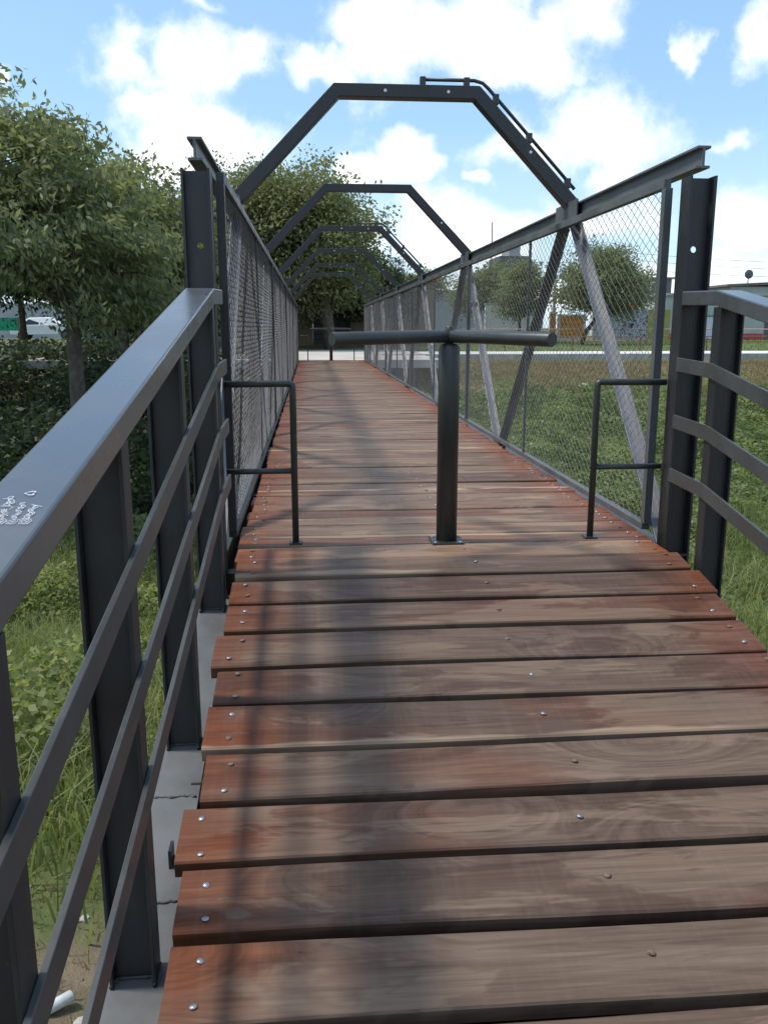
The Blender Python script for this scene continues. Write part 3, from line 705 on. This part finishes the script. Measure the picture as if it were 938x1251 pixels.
tree('shade_tree', (-13.4, 42.5, 0.0), 2.6, [(-14.6,42.5,3.6,2.6,2.0,1.5),(-12.2,42.5,3.5,2.0,1.8,1.4),(-17.5,42.5,3.8,2.4,2.0,1.7)],
     22000, 0.24, 0.11, M['leaf_dark'], 'dark tree hanging over the green banner and the white car', droop=0.6, per=30, spread=0.4)
# big domed tree past the far end
tree('domed_tree', (0.95, 40.5, 0.0), 3.6, [(-1.1,40.5,5.1,3.4,3.2,2.9),(-3.6,40.5,4.7,2.5,2.6,2.6),(0.9,40.5,4.7,2.3,2.6,2.5),(-0.6,39.6,6.4,2.2,2.0,1.5),(-2.8,39.8,6.0,2.0,2.0,1.4),(-1.2,41,3.2,3.6,2.8,1.6),(1.6,40.8,2.9,1.5,2.0,1.1),(-5.2,40.8,3.6,2.0,2.2,2.2)],
     105000, 0.19, 0.10, M['leaf_big'], 'large domed tree rising behind the far end of the bridge', droop=0.6, per=30, spread=0.42, trunk_r=0.26, lean=(-0.5, 0))
tree('shade_tree', (-8.0, 36.0, 0.0), 4.0, [(-7.8,36,4.2,2.8,2.6,2.4),(-10.5,36,4.6,2.6,2.4,2.6),(-6.6,35.6,2.8,1.8,2.0,1.6)],
     40000, 0.22, 0.10, M['leaf_dark'], 'dark spreading tree on the left behind the loose tree, left of the domed tree', droop=0.5, per=30, spread=0.42)
tree('shade_tree', (3.4, 45.0, 0.1), 2.6, [(3.6,45,2.7,1.5,1.6,1.3),(1.6,45,3.4,2.2,1.7,1.5),(-1.2,44.6,3.2,2.2,1.6,1.5)],  # low dark lobes added to shade the corner building
     30000, 0.24, 0.11, M['leaf_dark'], 'dark low tree added to shade the ochre building, between the domed tree and the right mesh fence', droop=0.5, per=30, spread=0.42)
# right bank
tree('street_tree', (14.4, 46.0, 0.1), 1.5, [(15.4,46,3.5,2.0,1.9,1.5),(16.5,46,2.8,1.4,1.6,1.3),(14.4,46,2.8,1.3,1.5,1.1),(15.7,46,4.4,1.1,1.2,0.8)],
     34000, 0.18, 0.08, M['leaf_pale'], 'round pale green street tree leaning behind the right mesh fence', droop=0.6, per=30, spread=0.32, trunk_r=0.12, lean=(0.9, 0))
tree('street_tree', (11.8, 49.0, 0.15), 1.6, [(11.9,49,2.9,1.15,1.2,1.25),(12.2,49,4.0,0.7,0.8,0.6),(11.3,49,2.3,0.8,1.0,0.7)],
     16000, 0.18, 0.08, M['leaf_pale'], 'small narrow street tree left of the orange panels', droop=0.6, per=26, spread=0.3, trunk_r=0.09)
tree('street_tree', (11.8, 58.0, 0.3), 2.0, [(12.0,58,3.6,1.7,1.7,1.6),(10.6,58,3.0,1.3,1.4,1.2),(13.2,58,2.8,1.0,1.2,1.1)],
     18000, 0.2, 0.09, M['leaf_big'], 'dark green street tree in front of the grey tower', droop=0.6, per=26, spread=0.36, trunk_r=0.12)
tree('street_tree', (8.6, 66.0, 0.3), 2.4, [(8.8,66,4.0,1.6,1.6,1.3),(7.4,66,3.6,1.3,1.4,1.2)],
     12000, 0.24, 0.11, M['leaf_pale'], 'far round tree just above the right chord of the bridge', droop=0.6, per=26, spread=0.4, trunk_r=0.14)
tree('spiky_tree', (7.0, 70.0, 0.3), 3.4, [(7.0,70,4.4,0.9,0.9,1.9),(7.2,70,3.2,1.3,1.3,1.5)],
     9000, 0.34, 0.06, M['leaf_dark'], 'dark spiky pointed tree seen under the third arch', droop=-0.3, per=22, spread=0.35, trunk_r=0.12)

def scatter(n, x0, x1, y0, y1):
    x = rng.uniform(x0, x1, n); y_ = rng.uniform(y0, y1, n); return x, y_
def patch(x, y, s, seed):
    r = np.random.default_rng(seed); out = np.zeros(len(x))
    for _ in range(7):
        a = r.uniform(0, 6.28); k = s * r.uniform(0.5, 1.8); out += np.sin(k * (x * math.cos(a) + y * math.sin(a)) + r.uniform(0, 6.28))
    return out / 7
# grass on the near bank, both sides
def grass(name, n, x0, x1, y0, y1, hmin, hmax, mat, wd=0.011, label=None, dens=None):
    x, y_ = scatter(n, x0, x1, y0, y1); pm = patch(x, y_, 0.9, 3); keep = rng.uniform(-1, 1, n) < pm * 2.2 + 0.55
    if dens is not None: keep &= rng.uniform(0, 1, n) < dens(x, y_)
    x, y_, pm = x[keep], y_[keep], pm[keep]; n = len(x)
    # tufts
    x = x + rng.normal(0, 0.03, n); y_ = y_ + rng.normal(0, 0.03, n)
    h = rng.uniform(hmin, hmax, n) * (1 + 0.7 * pm); z = gz(x, y_)
    tint = np.clip(0.45 + 0.6 * pm + rng.normal(0, 0.22, n), 0, 1)
    me = blade_mesh(name, np.stack([x, y_, z - 0.02], 1), h, rng.uniform(0.15, 0.9, n), wd * rng.uniform(0.6, 1.6, n), tint, mat)
    return tag(obj(name, me, None), label, None, None, 'stuff')
ramp_in = lambda y: np.clip((y - 3.4) / 1.6, 0.05, 1)
grass('grass', 90000, -9.5, -0.75, 2.2, 17.5, 0.18, 0.46, M['grass'], 0.013, dens=lambda x, y: np.clip(ramp_in(y) + (x < -2.4) * 0.5, 0, 1))
grass('grass', 62000, 2.1, 12.0, 3.0, 17.0, 0.16, 0.42, M['grass'], 0.013)
grass('dry_grass', 60000, 2.2, 22.0, 26.6, 31.6, 0.08, 0.22, M['dry'], 0.014)
grass('grass', 22000, 2.2, 22.0, 25.5, 31.9, 0.06, 0.16, M['grass'], 0.014)
grass('dry_grass', 5000, -3.2, -0.8, 1.0, 4.8, 0.03, 0.16, M['dry'], 0.008)
grass('grass', 26000, 4.6, 40.0, 36.2, 56, 0.05, 0.14, M['grass'], 0.03)
def cover(name, n, x0, x1, y0, y1, hmax, ln, mat, dens=None, cap=None):
    x, y_ = scatter(n, x0, x1, y0, y1); pm = patch(x, y_, 1.3, 9); pm2 = patch(x, y_, 4.5, 21)
    keep = rng.uniform(-1, 1, n) < pm * 1.5 + 0.8
    if dens is not None: keep &= rng.uniform(0, 1, n) < dens(x, y_)
    x, y_, pm, pm2 = x[keep], y_[keep], pm[keep], pm2[keep]; n = len(x)
    hh = np.clip(hmax * (0.55 + 0.9 * pm + 0.9 * pm2), 0.03, 2); z = gz(x, y_) + hh * rng.beta(2.2, 1.2, n)
    if cap is not None: k_ = z < cap + 0.25 * pm2; x, y_, z, pm2 = x[k_], y_[k_], z[k_], pm2[k_]; n = len(x)
    ax = rng.normal(size=(n, 3)); ax[:, 2] *= 0.5
    tint = np.clip(0.45 + 0.7 * pm2 + rng.normal(0, 0.22, n), 0, 1)
    me = leaf_mesh(name, np.stack([x, y_, z], 1), ax, ln * rng.uniform(0.6, 1.4, n), ln * 0.75 * rng.uniform(0.6, 1.3, n), tint, mat)
    return tag(obj(name, me, None), None, None, None, 'stuff')
cover('ground_cover', 150000, 1.95, 15.0, 11.5, 29.5, 0.30, 0.10, M['cover'], lambda x, y: np.clip((28.0 - y) / 2.0, 0.06, 1))
cover('ground_cover', 36000, -9.0, -0.7, 7.5, 19.0, 0.55, 0.11, M['cover'], lambda x, y: np.clip((y - 6.5) / 6, 0.1, 1))
cover('tall_weeds', 42000, -7.5, -0.8, 4.6, 14.0, 0.62, 0.075, M['grass'])
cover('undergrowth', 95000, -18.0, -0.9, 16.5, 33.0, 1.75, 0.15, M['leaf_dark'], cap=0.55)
cover('undergrowth', 20000, -0.8, 2.2, 5.0, 26.0, 0.35, 0.11, M['cover'])

# ------------------------------------------------------------------ far bank: rail fence, buildings
pf = empty('pipe_fence', (8.0, 38.4, 0), 'thin rusty pipe rail fence along the far pale path', 'fence')
for k in range(18):
    xx = 0.6 + k * 3.1
    MB().tube([(xx, 0, -0.1), (xx, 0, 0.60)], 0.035, 8).build('post', M['rust'], pf)
for zz, rr in ((0.60, 0.022), (0.36, 0.018)):
    MB().tube([(0, 0, zz), (54, 0, zz)], rr, 8).build('rail', M['rust'], pf)
pf2 = empty('pipe_fence', (8.0, 46.8, 0.1), 'pale pink pipe rail farther back, in front of the painted walls', 'fence')
M['pinkpipe'] = plain('pink_pipe', (0.50, 0.34, 0.32), 0.6)
MB().tube([(0, 0, 0.80), (46, 0, 0.80)], 0.03, 8).build('rail', M['pinkpipe'], pf2)
for k in range(8): MB().tube([(0.3 + k * 6.2, 0, 0), (0.3 + k * 6.2, 0, 0.80)], 0.03, 8).build('post', M['pinkpipe'], pf2)

def window(parent, x0, x1, z0, z1, y, frame, glass):
    f = MB().box((x0-.06, y-.05, z0-.06), (x1+.06, y+.02, z0)).box((x0-.06, y-.05, z1), (x1+.06, y+.02, z1+.06)).box((x0-.06, y-.05, z0), (x0, y+.02, z1)).box((x1, y-.05, z0), (x1+.06, y+.02, z1))
    w = f.build('window', frame, parent); MB().box((x0, y-.02, z0), (x1, y+.015, z1)).build('pane', glass, w); return w
gl = Mat('dark_glass'); gl.set('Base Color', (0.03, 0.035, 0.04)).set('Roughness', 0.12); M['glass'] = gl.m
M['greenwall'] = plain('grey_green_render', (0.40, 0.43, 0.40), 0.9, 0.1, 1.5, bump=0.1)
M['redbase'] = plain('red_plinth', (0.50, 0.05, 0.07), 0.7, 0.12, 3)
M['lilac'] = plain('lilac_door', (0.56, 0.56, 0.66), 0.6, 0.05, 4)
M['greywall'] = plain('grey_render', (0.36, 0.37, 0.38), 0.9, 0.15, 0.8, bump=0.1)
M['darkgrey'] = plain('dark_grey_cladding', (0.10, 0.105, 0.12), 0.7, 0.15, 1)
M['palewall'] = plain('pale_render', (0.62, 0.60, 0.57), 0.9, 0.1, 0.8)
M['olive'] = plain('olive_render', (0.29, 0.28, 0.09), 0.9, 0.15, 1.5)
M['tile'] = plain('clay_tile', (0.46, 0.15, 0.08), 0.85, 0.25, 4)
M['brownroof'] = plain('brown_roof', (0.17, 0.13, 0.11), 0.85, 0.2, 2)
M['brick'] = plain('brick_wall', (0.34, 0.17, 0.13), 0.9, 0.2, 5)
# grey-green low building
b = empty('low_building', (27.0, 57.5, 0.25), 'low grey-green building with a red base stripe at the right edge', 'building')
MB().box((-4.6, -2.5, 0.0), (4.6, 2.5, 2.75)).build('wall', M['greenwall'], b, 0.01)
for x0, x1 in ((-4.62, -1.94), (-0.96, 2.35)): MB().box((x0, -2.53, 0.0), (x1, -2.505, 0.36)).build('plinth', M['redbase'], b)
MB().box((-4.75, -2.7, 2.75), (4.75, 2.6, 2.9)).build('roof_slab', M['greenwall'], b)
d = MB().box((-1.88, -2.56, 0.0), (-1.02, -2.505, 1.42)).build('door', M['lilac'], b); MB().box((-1.14, -2.60, 0.65), (-1.10, -2.562, 0.72)).build('handle', M['black'], d)
MB().box((-1.96, -2.58, 1.425), (-0.94, -2.505, 1.50)).build('lintel', M['darkgrey'], b)
MB().box((2.42, -2.54, 0.0), (4.5, -2.505, 2.2)).build('shutter', M['darkgrey'], b)
ac = MB().box((-2.12, -2.80, 1.62), (-1.62, -2.505, 1.98)).build('air_conditioner', M['white'], b, 0.01)
MB().tube([(-1.93, -2.803, 1.80), (-1.93, -2.812, 1.80)], 0.13, 14).build('fan_grille', M['darkgrey'], ac)
# house behind it with a shallow roof, dish
b = empty('house', (35.0, 64.5, 0.3), 'house with a brown shallow roof and rooftop dish behind the grey-green building', 'building')
MB().box((-4.6, -2.5, 0), (4.6, 2.5, 3.6)).build('wall', M['greenwall'], b)
MB().box((0.6, -2.56, 2.4), (4.5, -2.51, 3.55)).build('brick_panel', M['brick'], b)
rf = MB().add([(-5.0,-2.9,3.6),(5.0,-2.9,3.95),(5.0,2.9,3.95),(-5.0,2.9,3.6),(-5.0,-2.9,3.75),(5.0,-2.9,4.25),(5.0,2.9,4.25),(-5.0,2.9,3.75)],[(0,3,2,1),(4,5,6,7),(0,1,5,4),(1,2,6,5),(2,3,7,6),(3,0,4,7)]).build('roof', M['brownroof'], b)
window(b, -1.2, 0.2, 2.5, 3.3, -2.52, M['white'], M['glass'])
ds = MB(); ds.tube([(-2.6, -1, 3.8), (-2.6, -1, 4.4)], 0.04, 6); ds.build('dish_mast', M['darkgrey'], rf)
ds = MB()
for i in range(4):
    rr = 0.11 * i; 
    ds.v += [(-2.6 + rr*math.cos(2*math.pi*k/12), -1.1 + rr*rr*0.5 - 0.0, 4.55 + rr*math.sin(2*math.pi*k/12)) for k in range(12)]
for i in range(3):
    for k in range(12): ds.f.append((i*12+k, i*12+(k+1) % 12, (i+1)*12+(k+1) % 12, (i+1)*12+k))
dd = ds.build('satellite_dish', M['darkgrey'], rf); so = dd.modifiers.new('thick', 'SOLIDIFY'); so.thickness = 0.02
# graffiti wall: blue-grey sprayed section between plain sections
gm = Mat('graffiti'); p = gm.pos(); v1 = gm.vor(gm.mapv(p, (3.2, 1, 3.2)), 1.0); n1 = gm.noise(p, 1.4, 3, 0.6, 1.5); n2 = gm.noise(p, 3.0, 2, 0.5, 2.0)
c = gm.ramp(n1, [(0.32, (0.07, 0.08, 0.13)), (0.45, (0.33, 0.34, 0.40)), (0.55, (0.46, 0.47, 0.52)), (0.62, (0.10, 0.10, 0.16)), (0.72, (0.30, 0.42, 0.28))])
c = gm.mix(gm.rng(n2, 0.56, 0.60), c, (0.04, 0.04, 0.06)); gm.set('Base Color', c).set('Roughness', 0.85); M['graffiti'] = gm.m
b = empty('painted_wall', (19.2, 52.0, 0.25), 'boundary wall with blue-grey sprayed graffiti left of the right end column', 'wall')
MB().box((-2.2, -0.1, 0), (-0.60, 0.1, 2.15)).build('plain_section', M['greywall'], b)
MB().box((-0.595, -0.12, 0), (1.16, 0.12, 1.85)).build('graffiti_section', M['graffiti'], b)
MB().box((1.165, -0.1, 0), (2.6, 0.1, 1.8)).build('olive_section', M['olive'], b)
# orange painted panels
om = Mat('orange_mural'); p = om.pos(); sx = om.sepx(p)
n1 = om.noise(om.mapv(p, (3, 1, 9)), 1.0, 3, 0.5, 1.0); st = om.math('FRACT', om.math('MULTIPLY', sx[2], 3.4))
c = om.mix(om.rng(n1, 0.45, 0.6), (0.62, 0.22, 0.035), (0.74, 0.36, 0.08))
c = om.mix(om.math('MULTIPLY', om.rng(st, 0.82, 0.9), om.rng(n1, 0.42, 0.5)), c, (0.32, 0.12, 0.05)); om.set('Base Color', c).set('Roughness', 0.8); M['orange'] = om.m
b = empty('orange_panel', (15.1, 50.0, 0.28), 'large orange painted panel in a pale border under the round street tree', 'mural')
MB().box((-0.84, -0.05, 0), (0.84, 0.1, 1.46)).build('border', M['palewall'], b); MB().box((-0.68, -0.07, 0.16), (0.68, -0.055, 1.36)).build('painted_face', M['orange'], b)
b = empty('orange_panel', (14.05, 50.2, 0.28), 'narrow orange painted panel left of the large orange one', 'mural')
MB().box((-0.20, -0.05, 0), (0.17, 0.1, 1.62)).build('border', M['palewall'], b); MB().box((-0.16, -0.07, 0.12), (0.14, -0.055, 1.5)).build('painted_face', M['orange'], b)
b = empty('boundary_wall', (12.6, 53.0, 0.25), 'pale rendered wall behind the narrow street tree', 'wall')
MB().box((-2.0, -0.1, 0), (1.6, 0.1, 2.1)).build('wall_face', M['palewall'], b); MB().box((-2.05, -0.15, 2.1), (1.65, 0.15, 2.2)).build('coping', M['concrete'], b)
b = empty('shed', (12.2, 66.5, 0.3), 'long plain grey shed behind the dark green street tree', 'building')
MB().box((-4.5, -2, 0), (3.4, 2, 3.2)).build('wall', M['greywall'], b); MB().box((-4.7, -2.3, 3.2), (3.6, 2.2, 3.35)).build('roof', M['darkgrey'], b)
b = empty('house', (23.2, 62.0, 0.3), 'house with a dark upper floor and clay tile porch behind the graffiti wall', 'building')
MB().box((-2.5, -2, 0), (2.5, 2, 3.0)).build('wall', M['palewall'], b); MB().box((-0.2, -1.8, 3.0), (2.0, 1.5, 4.0)).build('upper_floor', M['darkgrey'], b)
MB().box((-0.45, -2.0, 4.0), (2.2, 1.7, 4.12)).build('roof', M['brownroof'], b)
MB().add([(-2.7,-3.2,1.98),(1.6,-3.2,1.98),(1.6,-2.0,2.42),(-2.7,-2.0,2.42),(-2.7,-3.2,2.06),(1.6,-3.2,2.06),(1.6,-2.0,2.5),(-2.7,-2.0,2.5)],[(0,3,2,1),(4,5,6,7),(0,1,5,4),(1,2,6,5),(2,3,7,6),(3,0,4,7)]).build('porch_roof', M['tile'], b)
window(b, 0.5, 1.3, 3.3, 3.75, -1.82, M['white'], M['glass'])
b = empty('grey_tower', (29.8, 134.0, 0.3), 'stepped grey tower block rising behind the trees on the right', 'building')
MB().box((-3.6, -4, 0), (3.6, 4, 9.2)).build('wall', M['greywall'], b); MB().box((-1.8, -4.2, 9.2), (2.9, 4, 11.0)).build('upper_floor', M['darkgrey'], b)
MB().box((-0.2, -3, 11.0), (1.5, 2, 12.5)).build('roof_tank', M['greywall'], b); MB().tube([(-2.6, -2, 9.2), (-2.6, -2, 16.0)], 0.09, 6).build('antenna', M['darkgrey'], b)
for k in range(4):
    for j in range(3): window(b, -3.0 + k*1.7, -2.1 + k*1.7, 2.0 + j*2.3, 3.3 + j*2.3, -4.02, M['palewall'], M['glass'])
# building across the road at the far end
b = empty('corner_building', (0.6, 47.0, 0.0), 'ochre building with a dark garage opening past the far end of the bridge', 'building')
M['ochre'] = plain('shaded_ochre_render', (0.22, 0.18, 0.12), 0.9, 0.12, 1)  # ochre darkened, shade under the tree put into the wall colour
mb = MB(); mb.box((-9.0, -0.2, 0), (-0.45, 4, 3.4)); mb.box((1.55, -0.2, 0), (6.0, 4, 3.4)); mb.box((-0.449, -0.2, 1.75), (1.549, 4, 3.4)); mb.build('wall', M['ochre'], b)
MB().box((-0.44, 0.6, 0), (1.54, 0.7, 1.74)).build('garage_door', M['black'], b)
for k in range(6): MB().box((-0.43, 0.57, 0.1 + k*0.28), (1.53, 0.597, 0.34 + k*0.28)).build('door_panel', M['darkgrey'], bpy.data.objects['garage_door'])
MB().box((-9.2, -0.5, 3.4), (6.2, 4.2, 3.6)).build('roof', M['tile'], b)
b = empty('boundary_wall', (-22, 66, 0.2), 'long grey wall glimpsed between the trunks on the left', 'wall')
MB().box((-14, -0.1, 0), (12, 0.1, 2.4)).build('wall_face', M['greywall'], b); MB().box((-14.1, -0.16, 2.4), (12.1, 0.16, 2.5)).build('coping', M['concrete'], b)
# green banner
gm = Mat('green_banner'); p = gm.pos(); n1 = gm.noise(gm.mapv(p, (9, 1, 7)), 1.0, 2, 0.5, 1.2)
gm.set('Base Color', gm.mix(gm.rng(n1, 0.54, 0.58), (0.02, 0.42, 0.25), (0.01, 0.05, 0.035))).set('Roughness', 0.6)
b = empty('green_banner', (-16.1, 48.0, 0.1), 'bright green banner with dark lettering at the left edge', 'sign')
MB().box((-0.75, -0.015, 0.73), (0.72, 0.015, 1.40)).build('sheet', gm.m, b)
for x_ in (-0.78, 0.75): MB().tube([(x_, 0, -0.05), (x_, 0, 1.45)], 0.03, 6).build('post', M['rust'], b)
# parked white car
def car(loc, rot, label):
    t = empty('parked_car', loc, label, 'car'); t.rotation_euler = (0, 0, rot)
    side = [(-2.05,0.32),(-2.08,0.62),(-1.95,0.86),(-1.45,0.93),(-0.95,1.38),(0.35,1.42),(1.05,0.98),(1.85,0.84),(2.05,0.62),(2.05,0.32)]
    vv, ff = [], []; n = len(side)
    for s_, k in ((-1, 0), (1, 1)):
        for x_, z_ in side: vv.append((x_, s_ * (0.82 if z_ < 1.0 else 0.66), z_))
    ff = [(i, (i+1) % n, n+(i+1) % n, n+i) for i in range(n)] + [tuple(reversed(range(n))), tuple(range(n, 2*n))]
    me = bpy.data.meshes.new('body'); me.from_pydata(vv, [], ff); me.update()
    bo = obj('body', me, M['white'], t, 0.05)
    for s_ in (-1, 1):
        y_ = s_ * 0.80
        for q in ([(-1.30,0.95),(-0.88,1.31),(-0.30,1.34),(-0.30,0.96)], [(-0.22,0.96),(-0.22,1.34),(0.30,1.35),(0.86,0.98)]):
            me = bpy.data.meshes.new('window'); v_ = [(x_, s_*(0.83 - (z_-0.95)*0.40), z_) for x_, z_ in q] + [(x_, s_*(0.78 - (z_-0.95)*0.40), z_) for x_, z_ in q]
            me.from_pydata(v_, [], [(0,1,2,3),(7,6,5,4),(0,4,5,1),(1,5,6,2),(2,6,7,3),(3,7,4,0)]); obj('window', me, M['glass'], t)
        for x_ in (-1.3, 1.28):
            w = MB().tube([(x_, s_*0.66, 0.31), (x_, s_*0.84, 0.31)], 0.31, 18).build('wheel', M['black'], t)
            MB().tube([(x_, s_*0.842, 0.31), (x_, s_*0.85, 0.31)], 0.19, 14).build('rim', M['bolt'], w)
        MB().box((2.03, s_*0.62-0.14, 0.60), (2.075, s_*0.62+0.14, 0.74)).build('headlight', M['bolt'], t, 0.01)
        MB().box((-2.11, s_*0.64-0.1, 0.62), (-2.05, s_*0.64+0.1, 0.80)).build('tail_light', M['redbase'], t, 0.01)
car((-17.0, 58.5, 0.22), 0.12, 'white parked car glimpsed between the tree trunks on the left')
# litter
bt = empty('plastic_bottle', (-1.02, 2.92, g(-1.02, 2.92) + 0.03), 'small clear plastic bottle with a blue cap lying on the bare soil', 'bottle'); bt.rotation_euler = (R(90), 0, R(-50))
M['clear'] = plain('cloudy_plastic', (0.62, 0.66, 0.68), 0.25, 0.1, 30); M['blue'] = plain('blue_plastic', (0.06, 0.18, 0.55), 0.4)
MB().tube([(0,0,-0.07),(0,0,-0.066),(0,0,0.025),(0,0,0.05),(0,0,0.062)], [0.018,0.023,0.023,0.012,0.011], 14).build('body', M['clear'], bt, smooth=True)
MB().tube([(0,0,0.0625),(0,0,0.078)], 0.0135, 12).build('cap', M['blue'], bt)
def crumple(seed, s_):
    bm = bmesh.new(); bmesh.ops.create_icosphere(bm, subdivisions=2, radius=1); r = random.Random(seed)
    for v in bm.verts: v.co *= r.uniform(0.6, 1.1); v.co.z *= 0.55; v.co *= s_
    me = bpy.data.meshes.new('plastic_bag'); bm.to_mesh(me); bm.free(); return me
lit = obj('plastic_bag', crumple(3, 0.17), M['white'], None, loc=(8.75, 27.3, g(8.75, 27.3) + 0.12)); tag(lit, 'crumpled white plastic bag on the dry bank behind the right barrier', 'litter')
# stones on the bare bank
rs = random.Random(2); STM = [crumple(k + 20, 1.0) for k in range(4)]
for me in STM: me.materials.append(M['concrete'])
for k in range(16):
    x_, y_ = rs.uniform(-2.2, -0.75), rs.uniform(1.4, 4.2); s_ = rs.uniform(0.015, 0.05)
    o = bpy.data.objects.new('stone', STM[k % 4]); col.objects.link(o); o.location = (x_, y_, g(x_, y_) + s_*0.2); o.scale = (s_, s_*rs.uniform(.7,1.2), s_); o.rotation_euler = (0, 0, rs.random()*6)
    tag(o, 'small grey stone lying on the bare soil below the left railing', 'stone', 'stones on the bare soil')
# power lines
for k, (z0, z1, yy) in enumerate(((6.1, 5.0, 60.6), (6.6, 5.5, 60.9), (5.4, 4.6, 60.3))):
    pts = []
    for i in range(15):
        u = i / 14; pts.append((17 + 30 * u, yy, z0 + (z1 - z0) * u - 0.5 * 4 * u * (1 - u)))
    tag(MB().tube(pts, 0.012, 5).build('power_line', M['black']), ('lowest', 'highest', 'middle')[(1, 2, 0)[k] if False else (2, 1, 0)[k]] + ' thin black overhead cable crossing the sky at the right', 'cable', 'overhead cables on the right')
pl = empty('utility_pole', (17.0, 60.6, 0.3), 'slim utility pole behind the round street tree', 'pole')
MB().tube([(0, 0, -0.2), (0, 0, 6.6)], [0.13, 0.09], 10).build('shaft', M['concrete'], pl); MB().box((-0.05, -0.6, 6.0), (0.05, 0.6, 6.12)).build('crossarm', M['bark'], pl)
